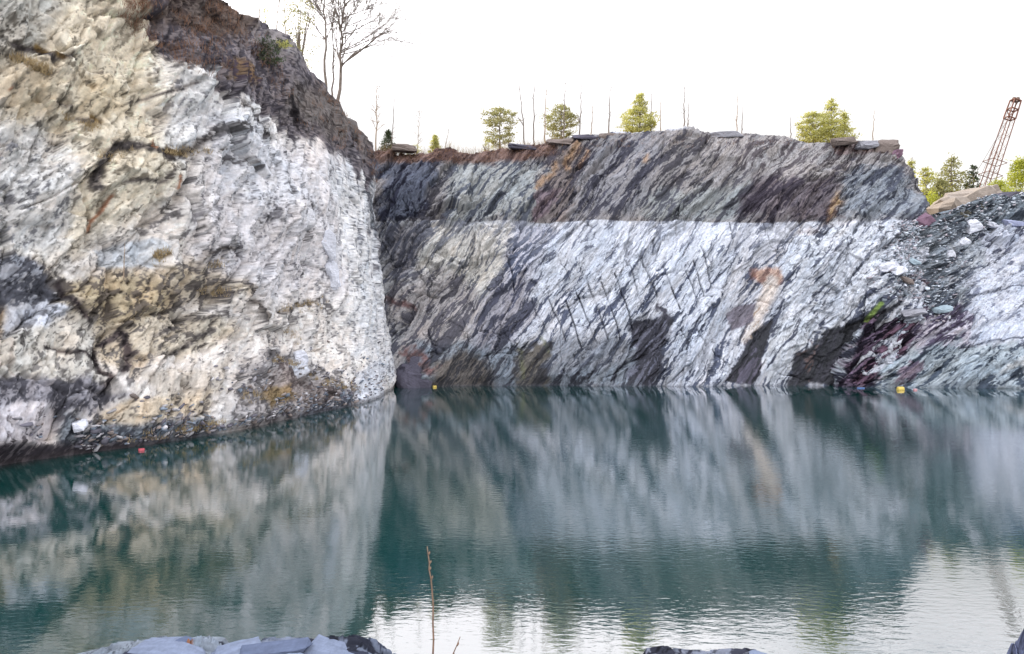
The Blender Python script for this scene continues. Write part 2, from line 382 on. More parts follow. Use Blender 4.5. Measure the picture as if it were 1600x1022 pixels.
# ================================================================== BACK CLIFF
sky = [(500,236), (590,233), (640,233), (700,237), (760,235), (800,231), (850,225), (890,218), (930,214), (1000,212), (1040,210), (1100,213), (1180,214), (1240,218), (1300,219), (1335,215), (1380,221), (1405,236), (1425,256), (1440,278)]
LINE_Z = HC+(CY-345)*63.3/F
def build_back():
    pxs = np.concatenate([np.linspace(520, 590, 20)[:-1], np.linspace(590, 1441, 800)])
    nr = 400; t = np.linspace(-.08, 1, nr)[:, None]
    tc = np.clip(t, 0, 1)
    Yt = 69.0
    zt = HC+(CY-np.interp(pxs, *zip(*sky)))*Yt/F
    Yb = 60+.5*np.sin(pxs/60.)+.4*np.sin(pxs/23.+1)
    Y = Yb[None]+2.6*tc+(Yt-62.6-(Yb[None]-60)*tc**2)*tc**2.6
    X = (pxs[None]-CX)/F*Y
    z = t*zt[None]
    # right end turns back
    nb = 60
    e = np.linspace(0, 1, nb+1)[1:]
    Xe = X[:, -1:]+(.6*np.sin(e*math.pi*.5)+1.0*e)[None]*1.0; Ye = Y[:, -1:]+e[None]**1.3*16
    ze = np.repeat(z[:, -1:], nb, 1)*(1-.04*e[None])
    X = np.concatenate([X, Xe], 1); Y = np.concatenate([Y, Ye], 1); z = np.concatenate([z, ze], 1)
    V = np.stack([X, Y, z], -1)
    b = V[nr//10]; u1 = np.concatenate([[0], np.cumsum(np.hypot(np.diff(b[:, 0]), np.diff(b[:, 1])))])
    u = np.broadcast_to(u1[None], z.shape).copy(); v = z*1.06
    n = normals(V)
    if n[nr//2, 300, 1] > 0: n = -n
    px = CX+F*X/Y; py = CY-F*(z-HC)/Y
    px[:, -nb:] += e[None]*60
    big = fbm(u*.1, v*.12, 305, 3)*.8+fbm(*[q*s for q, s in zip(rot(u, v, 55), (.09, .3))], 309, 3)*.9
    d = big+facets(u, v, 56, [(9, 1.9, .62, 1.0), (4.2, .8, .32, 1.2), (1.8, .36, .17, 1.3), (.8, .16, .07, 1.4)], 500, .45)
    blk = facets(u, v, 40, [(3.2, 2.0, .62, 1.3), (1.3, .8, .36, 1.4), (.55, .34, .15, 1.5)], 560, .5)
    bm_ = np.clip(sstep(.52, .66, fbm(u*.09, v*.14, 571, 3)*.5+.5)+sstep(1180, 1240, px)*sstep(350, 380, py)*.8+.7*sstep(1060, 1120, px)*(1-sstep(250, 290, py)), 0, 1)
    d = d+bm_*(blk-(d-big)*.75)
    d += fbm(u*2.5, v*2.5, 391, 4, .6)*.03
    d = big+(d-big)*(.55+.9*sstep(.35, .65, fbm(*[q*s_ for q, s_ in zip(rot(u, v, 52), (.07, .22))], 933, 3)*.5+.5))
    d *= .3+.7*sstep(0, .04, tc)
    d *= 1-.35*sstep(.93, 1, tc)
    # drill grooves
    drill = [((832,470),(852,520)), ((858,468),(885,535)), ((884,470),(912,545)), ((898,450),(934,538)), ((915,432),(951,532)), ((940,442),(972,528)), ((960,428),(995,512)), ((980,405),(1014,503)),
             ((1003,402),(1028,462)), ((1036,415),(1062,480)), ((1072,420),(1097,472)), ((1098,380),(1129,466)), ((1085,404),(1110,465)), ((1142,346),(1146,382)), ((1090,515),(1104,545)), ((1118,545),(1134,566)), ((1064,515),(1080,545)),
             ((616,262),(620,352)), ((668,512),(682,552)), ((800,426),(804,460)), ((722,500),(732,535)), ((792,400),(800,428))]
    x = px; y = py
    g = np.zeros(px.shape)
    jx = fbm(u*.8, v*.8, 811, 3)*.6
    for i, ((ax, ay), (bx, by)) in enumerate(drill):
        vx, vy = bx-ax, by-ay; tt = ((x+jx-ax)*vx+(y-ay)*vy)/(vx*vx+vy*vy); tq = np.clip(tt, 0, 1)
        dd = np.hypot(x+jx-ax-tq*vx, y-ay-tq*vy)
        brk = .45+.55*sstep(.3, .5, vn(tt*5+i*7, np.full_like(tt, i*3.3), 5))
        g = np.maximum(g, (1-sstep(.6, 1.3+.8*((i*37) % 10)/10, dd))*brk*(.55+.45*((i*53) % 10)/10))
    d -= g*.22
    Vd = V+n*d[..., None]
    py = CY-F*(Vd[..., 2]-HC)/Y
    R = Rock(px, py, u, v, (190,194,206), (62,70,94), .24)
    # lower face
    R.put([(560,350), (830,350), (830,440), (760,520), (700,600), (560,620)], (168,170,174), (78,80,94), .36, soft=50)
    R.put([(680,352), (830,352), (800,400), (740,470), (690,480), (650,400)], (204,200,192), (98,100,108), .22, soft=30)
    R.put([(600,350), (670,350), (660,420), (630,440), (595,420)], (122,120,128), (58,60,76), .46, soft=26)
    R.put([(625,440), (700,420), (760,480), (700,560), (630,580)], (168,162,162), (82,78,88), .38, soft=30)
    R.put([(770,440), (830,400), (890,360), (870,460), (810,520), (740,600), (700,600)], (158,156,168), (64,66,88), .40, soft=30)
    R.put([(800,345), (870,345), (850,400), (800,440), (790,400)], (176,178,196), (48,60,92), .42, soft=20)
    R.put([(870,345), (1130,345), (1140,470), (1130,600), (1030,600), (960,520), (830,480), (830,440)], (200,207,222), (62,72,98), .22, soft=30)
    R.put([(640,540), (1030,540), (1030,615), (640,615)], (118,130,144), (42,46,60), .44, soft=26)
    R.put([(850,520), (960,530), (1000,560), (900,590), (840,570)], (136,142,154), (62,70,88), .30, soft=20)
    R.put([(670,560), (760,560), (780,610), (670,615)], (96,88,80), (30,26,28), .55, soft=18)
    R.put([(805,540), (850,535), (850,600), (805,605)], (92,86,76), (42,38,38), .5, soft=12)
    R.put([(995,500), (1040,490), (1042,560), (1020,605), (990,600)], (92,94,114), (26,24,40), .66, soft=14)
    R.put([(600,235), (870,235), (860,345), (590,345)], (150,154,158), (76,80,96), .38, soft=16)
    # upper face (above the old water line)
    lower = R.L.copy(), R.D.copy(), R.f.copy()
    up = [(560,226), (1460,190), (1460,380), (560,380)]
    R.put(up, (142,138,140), (78,76,84), .40, soft=3, warp=2.5)
    R.put([(590,250), (690,250), (680,300), (650,342), (590,343)], (92,98,116), (48,50,68), .50, soft=20)
    R.put([(700,260), (800,250), (870,262), (820,343), (690,343)], (154,158,160), (84,90,104), .36, soft=24)
    R.put([(850,250), (920,225), (930,250), (880,343), (830,343)], (128,118,118), (68,64,74), .45, soft=20)
    R.put([(930,215), (1040,215), (1010,343), (880,343)], (136,136,144), (70,70,84), .40, soft=24)
    R.put([(840,290), (875,285), (865,330), (835,338)], (134,116,124), (84,72,84), .3, soft=8)
    R.put([(1010,300), (1180,280), (1170,342), (1000,342)], (140,146,150), (80,82,92), .38, soft=30)
    R.put([(1170,270), (1310,270), (1320,343), (1160,343)], (104,96,104), (60,54,66), .45, soft=24)
    R.put([(1330,240), (1440,260), (1440,343), (1320,343)], (134,142,154), (72,78,94), .36, soft=20)
    R.put([(1060,205), (1430,205), (1440,270), (1330,262), (1230,280), (1100,240)], (156,152,154), (96,90,96), .30, soft=16)
    R.put([(1300,205), (1400,205), (1410,245), (1310,240)], (156,138,138), (98,80,84), .40, soft=8)
    R.put([(560,222), (860,222), (880,240), (800,250), (700,254), (560,250)], (128,104,98), (84,64,62), .45, soft=10, warp=12)
    low = 1-sstep(-.02, .02, Vd[..., 2]-LINE_Z)
    R.L = R.L*(1-low[..., None])+lower[0]*low[..., None]; R.D = R.D*(1-low[..., None])+lower[1]*low[..., None]; R.f = R.f*(1-low)+lower[2]*low
    for pts, w in (([(905,225), (885,262)], 8), ([(868,258), (840,290)], 5), ([(920,235), (905,262)], 5), ([(1010,246), (1006,252)], 5)):
        R.put(pts, (184,142,96), (120,90,70), .3, width=w, soft=8, warp=10, k=.7)
    R.put([(1312,306), (1300,340), (1292,366)], (196,164,120), (140,110,90), .3, width=10, soft=14, warp=16)
    R.put([(1250,355), (1330,352), (1325,374), (1252,372)], (216,168,120), (150,100,70), .25, soft=16, warp=14, k=.85)
    R.put([(1180,418), (1222,415), (1220,440), (1195,452), (1180,438)], (186,150,130), (140,96,80), .4, soft=8, warp=12)
    R.put([(1205,440), (1195,470), (1172,530)], (204,192,184), (160,136,112), .25, width=20, soft=12, warp=10)
    R.put([(1146,490), (1156,480), (1182,474), (1180,500), (1150,516)], (124,116,130), (100,92,104), .2, soft=3, warp=4)
    R.put([(1230,350), (1430,350), (1410,470), (1370,480), (1290,520), (1225,520)], (200,206,218), (66,74,98), .22, soft=20)
    R.put([(1200,500), (1290,510), (1240,600), (1190,600)], (186,194,206), (60,66,86), .28, soft=16)
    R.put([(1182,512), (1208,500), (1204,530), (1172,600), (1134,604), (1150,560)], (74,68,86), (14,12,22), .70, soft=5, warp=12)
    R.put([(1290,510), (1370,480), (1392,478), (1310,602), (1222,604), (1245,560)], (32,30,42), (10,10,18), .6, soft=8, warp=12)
    R.put([(1262,535), (1266,600)], (110,84,76), width=7, soft=8, k=.7)
    R.put([(618,460), (650,478)], (112,74,70), (70,46,46), .4, width=12, soft=10)
    R.put([(640,555), (672,578)], (112,74,70), (70,46,46), .4, width=10, soft=10)
    R.put([(1030,480), (1042,500)], (52,50,66), (30,28,40), .5, width=14, soft=8)
    for pts, w in (([(842,528), (852,548)], 5), ([(812,545), (815,590)], 5)):
        R.put(pts, (104,108,56), (50,56,34), .4, width=w, soft=6, warp=6, k=.6)
    R.put([(560,600), (1450,600), (1450,640), (560,640)], (60,64,74), k=.5, soft=6, warp=3)


    R.put([(1398,470), (1372,500), (1335,556), (1302,600)], (34,32,44), (18,18,26), .5, width=7, soft=5, warp=9)
    R.put([(1373,474), (1354,500)], (140,165,30), (110,140,20), .15, width=7, soft=4, warp=3)
    col = R.colour(56, 700, sx=.2, sy=2.6, cellx=.55, celly=1.25)
    # bleached below the old water line
    below = 1-sstep(-.04, .04, Vd[..., 2]-LINE_Z)
    bl = fbm(u*.08, v*.2, 733)*.5+.5
    k = (below*(.06+.26*bl)*(1-.85*R.mask([(1250,340), (1330,340), (1325,378), (1252,376)], None, 18, 14))*sstep(9, 14.6, V[..., 2])*sstep(600, 780, px)+below*.06)[..., None]
    col = col*(1-k)+lin((206,210,222))*k*1.0
    # long joints: dirt and crack shade coloured into long cracks, steep and shallow
    a, b = rot(u+R.wx*.8, v+R.wy*.8, -72); jn = np.abs(((b*.33+.5*fbm(a*.06, b*.05, 9)) % 1)-.5)
    brk = sstep(.52, .62, fbm(a*.18, b*.3, 19, 3)*.5+.5)
    jm = (1-sstep(.0, .018, jn))*brk
    Vd -= n*(jm*.12)[..., None]
    g2 = np.maximum(g*1.0, jm*.6)[..., None]
    col = col*(1-g2)+lin((38,40,54))*g2
    # loose top rows
    ext = [1, 2.5, 5, 9, 15, 24, 40]; rows = []
    tr = Vd[-1]
    for i, ee in enumerate(ext):
        r = tr.copy(); r[:, 1] += ee; r[:, 0] += (u1 > u1[-nb])*0
        r[:, 2] = blur(tr[:, 2:3], 1+i*4, 0)[:, 0]+.25*(vn(u1*.7, np.full_like(u1, ee))-.3)
        rows.append(r)
    Vall = np.concatenate([Vd, np.array(rows)], 0)
    uu = np.tile(u1[None], (len(ext), 1)); ev = np.array(ext)[:, None]+0*uu
    cg = lin((136,104,78))*(.6+.8*vn(uu*1.5, ev*1.7))[..., None]
    call = np.concatenate([col, cg], 0)
    o = mesh_np('cliff_back', Vall.reshape(-1, 3), grid_faces(*Vall.shape[:2]), M_cliff, call.reshape(-1, 3))
    tag(o, kind='structure', label='grey slate quarry wall with drill marks behind the water')
    return Vd
VB = build_back()

# ================================================================== RIGHT BANK
def build_right():
    nr = 330; t = np.linspace(-.08, 1, nr)[:, None]; tc = np.clip(t, 0, 1)
    # path: left edge tucks behind, then runs right and comes round towards the viewer
    #      bx,by, tx,ty,tz
    c = [(30,66, 38,71, 14.6), (28.2,61.5, 35.8,65, 14.6), (26.8,58.9, 34.6,61.9, 14.3), (32,58.4, 40.4,65.0, 15.8), (38,57.8, 48.5,72, 18.5), (43,57, 55,75, 19.6), (50,55, 63,73, 20), (58,50, 74,68, 20), (66,38, 84,50, 20), (70,20, 88,24, 19), (70,-5, 88,-5, 18), (64,-25, 80,-30, 16)]
    D, S = columns(c, 420)
    B = D[None, :, :2]; T = D[None, :, 2:4]; Z = D[None, :, 4]
    k = .85*tc+.15*tc**2
    XY = B*(1-k[..., None])+T*k[..., None]
    z = t*Z
    V = np.concatenate([XY, np.broadcast_to(z, XY.shape[:2])[..., None]], -1)
    u = np.broadcast_to(S[None], z.shape).copy(); v = z*1.3
    n = normals(V)
    if n[nr//2, 200, 1] > 0: n = -n
    px = CX+F*V[..., 0]/np.maximum(V[..., 1], 3); py = CY-F*(V[..., 2]-HC)/np.maximum(V[..., 1], 3)
    slabby = sstep(440, 520, py+(px-1450)*-.1)
    d = fbm(u*.12, v*.12, 1305, 3)*.7
    ds = facets(u, v, 50, [(9, 1.8, 1.1, .9), (5, .9, .6, 1.0), (2.4, .36, .26, 1.2), (.9, .16, .08, 1.2)], 1500, .3)
    dr = facets(u, v, 20, [(2.6, 1.4, .5, 1.6), (1.1, .6, .34, 1.8), (.5, .3, .22, 1.8), (.26, .16, .12, 1.8)], 1600, .6)
    smooth = ((1-sstep(0, 40, np.maximum(np.abs(px-1600)-70, 0))) * (1-sstep(0, 40, np.maximum(np.abs(py-480)-60, 0))))
    d += (ds*slabby+dr*(1-slabby))*(1-.7*smooth)
    d *= .3+.7*sstep(0, .04, tc)
    Vd = V+n*d[..., None]
    R = Rock(px, py, u, v, (160,168,180), (66,70,86), .38)
    R.put([(1380,330), (1530,330), (1530,400), (1500,480), (1400,480)], (150,160,172), (80,88,102), .42, soft=20)
    R.put([(1420,340), (1500,350), (1470,440), (1410,420)], (130,140,152), (88,96,108), .42, soft=16)
    R.put([(1470,380), (1530,360), (1530,440), (1480,450)], (176,184,196), (80,88,104), .38, soft=16)
    R.put([(1430,290), (1700,285), (1700,350), (1430,350)], (118,130,142), (60,68,80), .50, soft=16)
    R.put([(1540,350), (1700,330), (1700,430), (1530,420)], (190,196,212), (88,92,112), .30, soft=16)
    R.put([(1515,420), (1700,380), (1700,520), (1620,530), (1490,545), (1505,480)], (184,191,208), (112,118,138), .14, soft=14)
    for pts, w in (([(1508,466), (1560,452), (1620,440)], 2.5), ([(1490,545), (1560,533), (1640,522)], 3)):
        R.put(pts, (92,98,116), (60,66,80), .5, width=w, soft=3, warp=6)
    R.put([(1290,620), (1385,470), (1440,440), (1440,520), (1400,560), (1375,620)], (106,88,112), (34,28,42), .5, soft=12)
    R.put([(1330,600), (1400,500), (1440,500), (1380,590)], (100,74,94), (24,17,30), .55, soft=10)
    R.put([(1430,500), (1500,480), (1510,540), (1430,560)], (190,186,202), (84,76,100), .35, soft=12)
    R.put([(1350,605), (1420,545), (1560,540), (1700,520), (1700,620), (1350,620)], (156,170,182), (66,78,94), .33, soft=14)
    R.put([(1395,600), (1420,560), (1440,570), (1425,600)], (136,122,140), (86,76,96), .3, soft=8)
    R.put([(1410,430), (1440,425), (1440,455), (1400,470)], (122,100,112), (80,64,76), .4, soft=8)
    R.put([(1560,590), (1700,575), (1700,540), (1600,560)], (180,182,184), (110,120,128), .3, soft=12)
    R.put([(1300,600), (1700,604), (1700,640), (1300,640)], (60,70,78), k=.5, soft=6, warp=3)
    R.put([(1372,476), (1355,500)], (150,175,30), (110,140,20), .2, width=8, soft=5, warp=4)
    col = R.colour(50, 1700, sx=.25, sy=2.0)
    ext = [1, 2.5, 5, 9, 15]; rows = []; tr = Vd[-1]
    dv = D[:, 2:4]-D[:, :2]; dv /= np.linalg.norm(dv, axis=1, keepdims=True)
    dv = blur(dv, 20, 0)
    for i, ee in enumerate(ext):
        r = tr.copy(); r[:, :2] += dv*ee
        r[:, 2] = blur(tr[:, 2:3], 1+i*4, 0)[:, 0]-.15*ee
        rows.append(r)
    Vall = np.concatenate([Vd, np.array(rows)], 0)
    cg = lin((120,116,104))*(.6+.8*vn(np.tile(S[None], (len(ext), 1))*1.5, np.array(ext)[:, None]*1.7+np.zeros((1, len(S)))))[..., None]
    call = np.concatenate([col, cg], 0)
    o = mesh_np('cliff_right', Vall.reshape(-1, 3), grid_faces(*Vall.shape[:2]), M_cliff, call.reshape(-1, 3))
    tag(o, kind='structure', label='sloping bank of slate slabs and rubble on the right')
    return Vd
VR = build_right()

# ================================================================== GROUND AND WATER
M_ground = rock_mat('ground_soil', attr=False, color=(.20,.15,.10), rough=.95, sc=.5, bump=.05, var=.3, streak=(1,1,1))
def inside(x, y, poly):
    ins = np.zeros(x.shape, bool); n = len(poly)
    for i in range(n):
        ax, ay = poly[i]; bx, by = poly[(i+1) % n]
        ins ^= ((ay > y) != (by > y)) & (x < (bx-ax)*(y-ay)/((by-ay) if by != ay else 1e-9)+ax)
    return ins
pit = [(-44,-20), (-36,8), (-30,26), (-25,40), (-20,60), (-20,76), (20,78), (42,82), (55,84), (76,80), (92,60), (94,20), (84,-20), (30,-3), (-20,-3)]
gx = np.concatenate([np.linspace(-1500, -90, 25)[:-1], np.arange(-90, 141, 3.0), np.linspace(140, 1500, 25)[1:]])
gy = np.concatenate([np.linspace(-1500, -60, 20)[:-1], np.arange(-60, 181, 3.0), np.linspace(180, 1500, 22)[1:]])
X, Y = np.meshgrid(gx, gy)
Zg = 21.3+fbm(X*.03, Y*.03, 3)*.5
Zg = Zg-(4.6)*sstep(36, 48, X)*(1-sstep(120, 220, Y)*.3)
Zg = Zg+fbm(X*.01, Y*.01, 8)*3*sstep(110, 300, np.hypot(X, Y))
near = sstep(30, 4, Y)*sstep(-40, -34, X)*(1-sstep(60, 80, X))
Zg = Zg*(1-near)+(2.4+.5*sstep(0, -30, Y))*near
Zg = np.where(inside(X, Y, pit), -5, Zg)
o = mesh_np('ground', np.stack([X, Y, Zg], -1).reshape(-1, 3), grid_faces(*X.shape), M_ground); tag(o, kind='structure')

def water_mat():
    m = bpy.data.materials.new('quarry_water'); nt = nodes(m); L = nt.links.new
    out = N(nt, 'ShaderNodeOutputMaterial'); mx = N(nt, 'ShaderNodeMixShader')
    df = N(nt, 'ShaderNodeBsdfDiffuse'); df.inputs[0].default_value = (.0, .038, .034, 1)
    gl = N(nt, 'ShaderNodeBsdfGlossy'); gl.inputs['Roughness'].default_value = .04; gl.inputs[0].default_value = (1, .965, .99, 1)
    L(df.outputs[0], mx.inputs[1]); L(gl.outputs[0], mx.inputs[2]); L(mx.outputs[0], out.inputs[0])
    fr = N(nt, 'ShaderNodeFresnel'); fr.inputs[0].default_value = 1.72
    mr = N(nt, 'ShaderNodeMapRange'); mr.inputs[1].default_value = .0; mr.inputs[2].default_value = 1; mr.inputs[3].default_value = .17; mr.inputs[4].default_value = 1.08
    L(fr.outputs[0], mr.inputs[0]); L(mr.outputs[0], mx.inputs[0])
    tc = N(nt, 'ShaderNodeTexCoord')
    mp = N(nt, 'ShaderNodeMapping'); mp.inputs['Scale'].default_value = (.55, 1.2, 1); mp.inputs['Rotation'].default_value = (0, 0, .25)
    L(tc.outputs['Object'], mp.inputs[0])
    n1 = N(nt, 'ShaderNodeTexNoise'); n1.inputs['Scale'].default_value = 7; n1.inputs['Detail'].default_value = 3; n1.inputs['Roughness'].default_value = .5; n1.inputs['Distortion'].default_value = .3
    n2 = N(nt, 'ShaderNodeTexNoise'); n2.inputs['Scale'].default_value = .9; n2.inputs['Detail'].default_value = 2
    n3 = N(nt, 'ShaderNodeTexNoise'); n3.inputs['Scale'].default_value = .09; n3.inputs['Detail'].default_value = 2
    L(mp.outputs[0], n1.inputs['Vector']); L(mp.outputs[0], n2.inputs['Vector']); L(tc.outputs['Object'], n3.inputs['Vector'])
    s2 = N(nt, 'ShaderNodeMath', operation='MULTIPLY'); s2.inputs[1].default_value = 1.1; L(n2.outputs[0], s2.inputs[0])
    ad = N(nt, 'ShaderNodeMath', operation='ADD'); L(n1.outputs[0], ad.inputs[0]); L(s2.outputs[0], ad.inputs[1])
    # wind: calm strip under the far wall and along the left shore, more ripple out in the middle and to the right
    sp = N(nt, 'ShaderNodeSeparateXYZ'); L(tc.outputs['Object'], sp.inputs[0])
    yy = N(nt, 'ShaderNodeMath', operation='MULTIPLY_ADD'); yy.inputs[1].default_value = 6; L(n3.outputs[0], yy.inputs[0]); L(sp.outputs[1], yy.inputs[2])
    cm = N(nt, 'ShaderNodeMapRange'); cm.inputs[1].default_value = 55.5; cm.inputs[2].default_value = 54.; cm.inputs[3].default_value = .05; cm.inputs[4].default_value = 1
    L(yy.outputs[0], cm.inputs[0])
    wx = N(nt, 'ShaderNodeMapRange'); wx.inputs[1].default_value = -16; wx.inputs[2].default_value = 14; wx.inputs[3].default_value = .45; wx.inputs[4].default_value = 1.1
    L(sp.outputs[0], wx.inputs[0])
    w3 = N(nt, 'ShaderNodeMapRange'); w3.inputs[1].default_value = .35; w3.inputs[2].default_value = .65; w3.inputs[3].default_value = .6; w3.inputs[4].default_value = 1.35
    L(n3.outputs[0], w3.inputs[0])
    a = N(nt, 'ShaderNodeMath', operation='MULTIPLY'); L(cm.outputs[0], a.inputs[0]); L(wx.outputs[0], a.inputs[1])
    a2 = N(nt, 'ShaderNodeMath', operation='MULTIPLY'); L(a.outputs[0], a2.inputs[0]); L(w3.outputs[0], a2.inputs[1])
    ds = N(nt, 'ShaderNodeMath', operation='MULTIPLY'); ds.inputs[1].default_value = .0032; L(a2.outputs[0], ds.inputs[0])
    bp = N(nt, 'ShaderNodeBump'); bp.inputs['Strength'].default_value = 1
    L(ad.outputs[0], bp.inputs['Height']); L(ds.outputs[0], bp.inputs['Distance']); L(bp.outputs[0], gl.inputs['Normal'])
    return m
wv = [(-60,-5,0), (95,-5,0), (95,85,0), (-60,85,0)]
o = mesh_np('water', np.array(wv, float), np.array([[0,1,2,3]]), water_mat()); tag(o, kind='structure')
#REST BEGIN
# ------------------------------------------------------------------ near bank
xs = np.linspace(-32, 34, 330); ys = np.linspace(-8, 9, 120); X, Y = np.meshgrid(xs, ys)
Z = 2.9-.25*sstep(-6, -8, Y)-3.9*sstep(3.6, 8, Y)
Z += facets(X, Y, 15, [(1.6, .8, .22, .5), (.6, .3, .10, .6)], 2100, .3)*.6-.15
Z = np.minimum(Z, HC-.50*np.maximum(Y, 1)-.12)
cn_ = lin((150,152,168))*(.6+.6*vn(X*2, Y*3))[..., None]
o = mesh_np('bank', np.stack([X, Y, Z], -1).reshape(-1, 3), grid_faces(*X.shape), M_cliff, cn_.reshape(-1, 3)); tag(o, kind='structure')

bpy.context.view_layer.update()
DG = bpy.context.evaluated_depsgraph_get()
def ground_z(x, y, top=60):
    ok, loc, *_ = C.ray_cast(DG, Vector((x, y, top)), Vector((0, 0, -1)))
    return loc.z if ok else 0
def hit(px, py):
    d = Vector(P(px, py, 1.0))-Vector((0, 0, HC)); d.normalize()
    ok, loc, nr, *_ = C.ray_cast(DG, Vector((0, 0, HC)), d)
    return loc, nr

# ------------------------------------------------------------------ materials
M_bark = plain('bark_grey', (.16,.13,.11), .9, .35, 6)
M_barkw = plain('bark_pale', (.42,.38,.34), .9, .3, 6)
M_barkt = plain('bark_tan', (.30,.23,.17), .9, .3, 8)
M_pine = plain('pine_needles', (.30,.29,.12), .7, .35, 1.2, .55)
M_pine2 = plain('pine_needles_young', (.46,.45,.15), .7, .35, 1.2, .55)
M_leaf = plain('yellow_green_leaves', (.42,.44,.07), .7, .35, .8, .6)
M_dark = plain('dark_needles', (.05,.07,.03), .8, .35, 1.2, .3)
M_straw = plain('dry_straw', (.38,.29,.16), .9, .3, 5, .3)
M_brown = plain('dry_brush', (.20,.11,.07), .9, .3, 5, .2)
M_rust = plain('rusted_steel', (.15,.065,.045), .75, .35, 2)
M_steel = plain('weathered_steel', (.10,.07,.065), .7, .3, 2)
rng = random.Random(5)

# ------------------------------------------------------------------ trees
def clump(mb, c, r, n, s, rg, flat=.6):
    for _ in range(n):
        d = Vector((rg.gauss(0, 1), rg.gauss(0, 1), rg.gauss(0, flat)))
        d = d*(r*.5); p = Vector(c)+d
        a = Vector((rg.uniform(-1, 1), rg.uniform(-1, 1), rg.uniform(-.6, 1))).normalized()*s*rg.uniform(.6, 1.3)
        b = a.cross(Vector((rg.uniform(-1, 1), rg.uniform(-1, 1), rg.uniform(-1, 1)))).normalized()*s*rg.uniform(.22, .42)
        mb.tri(tuple(p-b), tuple(p+b), tuple(p+a))
def conifer(px, pyt, Y, wpx, label, cat='pine tree', name='pine_tree', shape='cone', seed=1, leaf=None, bark=None, group=None, dens=1., s=.16, lean=0, bare=.12, pybase=None):
    rg = random.Random(seed); leaf = leaf or M_pine; bark = bark or M_bark
    x = (px-CX)/F*Y; z0 = ground_z(x, Y)-.1; zt = HC+(CY-pyt)*Y/F; H = zt-z0; R = wpx/2*Y/F
    r = empty(name, (x, Y, z0)); tag(r, label, cat, group)
    t = MB(); n = 9; pts = [(lean*(i/n)*H+rg.uniform(-.02, .02)*H*.3, rg.uniform(-.01, .01)*H, H*i/n) for i in range(n+1)]
    t.tube(pts, [.022*H*(1-i/n*.88)+.008 for i in range(n+1)], 6)
    cr = MB(); k = 0; h = bare*H
    zz = lambda hh: Vector((lean*hh, 0, hh))
    step = H*.055
    while h < H*.97:
        f = (h/H-bare)/(1-bare)
        if shape == 'cone': rr = R*(1-f)**.8*rg.uniform(.75, 1.2)
        elif shape == 'round': rr = R*(1-(2*f-.85)**2*.75 if f > .3 else .55+f*1.1)*.95
        else: rr = R*max(.15, (.35+.9*f if f < .6 else (1-f)*2.1))
        rr = max(rr, R*.12)
        nb = 5 if shape != 'round' else 4
        for q in range(nb):
            a = k*2.4+q*2*math.pi/nb+rg.uniform(-.4, .4); L_ = rr*rg.uniform(.55, 1.18); up = rg.uniform(.05, .45) if shape != 'umb' else rg.uniform(-.05, .2)
            if rg.random() < .10: continue
            e = zz(h)+Vector((math.cos(a)*L_, math.sin(a)*L_, up*L_)); m = zz(h)+(e-zz(h))*.5-Vector((0, 0, .03*L_))
            t.tube([zz(h), m, e], [.010*H*.5+.004, .008*H*.4+.003, .003], 4, False)
            nc = max(2, int(L_/(s*1.5)))
            for c in range(nc):
                g = .25+.8*((c+.5)/nc)**.6
                p = zz(h)+(e-zz(h))*g+Vector((0, 0, .02*H))*rg.random()
                side = Vector((-math.sin(a), math.cos(a), 0))*rg.uniform(-.5, .5)*L_*g
                clump(cr, p+side, s*1.7, int(9*dens), s*1.2, rg)
                if g > .6: clump(cr, p-side*1.2, s*1.6, int(8*dens), s*1.1, rg)
        k += 1; h += step*rg.uniform(.7, 1.25)
    clump(cr, zz(H*.97), s*1.4, int(14*dens), s, rg, 1.5)
    t.build('trunk', bark, r); cr.build('crown', leaf, r)
    return r
def branch(mb, p, d, L_, r, depth, rg, spread=.5, tips=None, up=.12):
    n = 4; pts = [p]; q = Vector(p); dd = Vector(d)
    for i in range(n):
        dd = (dd+Vector((rg.gauss(0, .09), rg.gauss(0, .09), rg.gauss(0, .06)+up*.3))).normalized(); q = q+dd*L_/n; pts.append(q.copy())
    mb.tube(pts, [max(r*(1-.55*i/n), .011) for i in range(n+1)], 5 if r > .03 else 3, False)
    if depth == 0:
        if tips is not None: tips.append(pts[-1])
        return
    for j in range(rg.choice((3, 4, 4, 5))):
        f = rg.uniform(.3, 1.); i = min(n-1, int(f*n)); b = pts[i].lerp(pts[i+1], f*n-i) if f < 1 else pts[-1]
        s = dd.cross(Vector((rg.uniform(-1, 1), rg.uniform(-1, 1), rg.uniform(-1, 1)))).normalized()
        branch(mb, b, (dd+s*spread*rg.uniform(.6, 1.4)).normalized(), L_*rg.uniform(.42, .68), r*(1-.5*f)*.66, depth-1, rg, spread, tips, up)
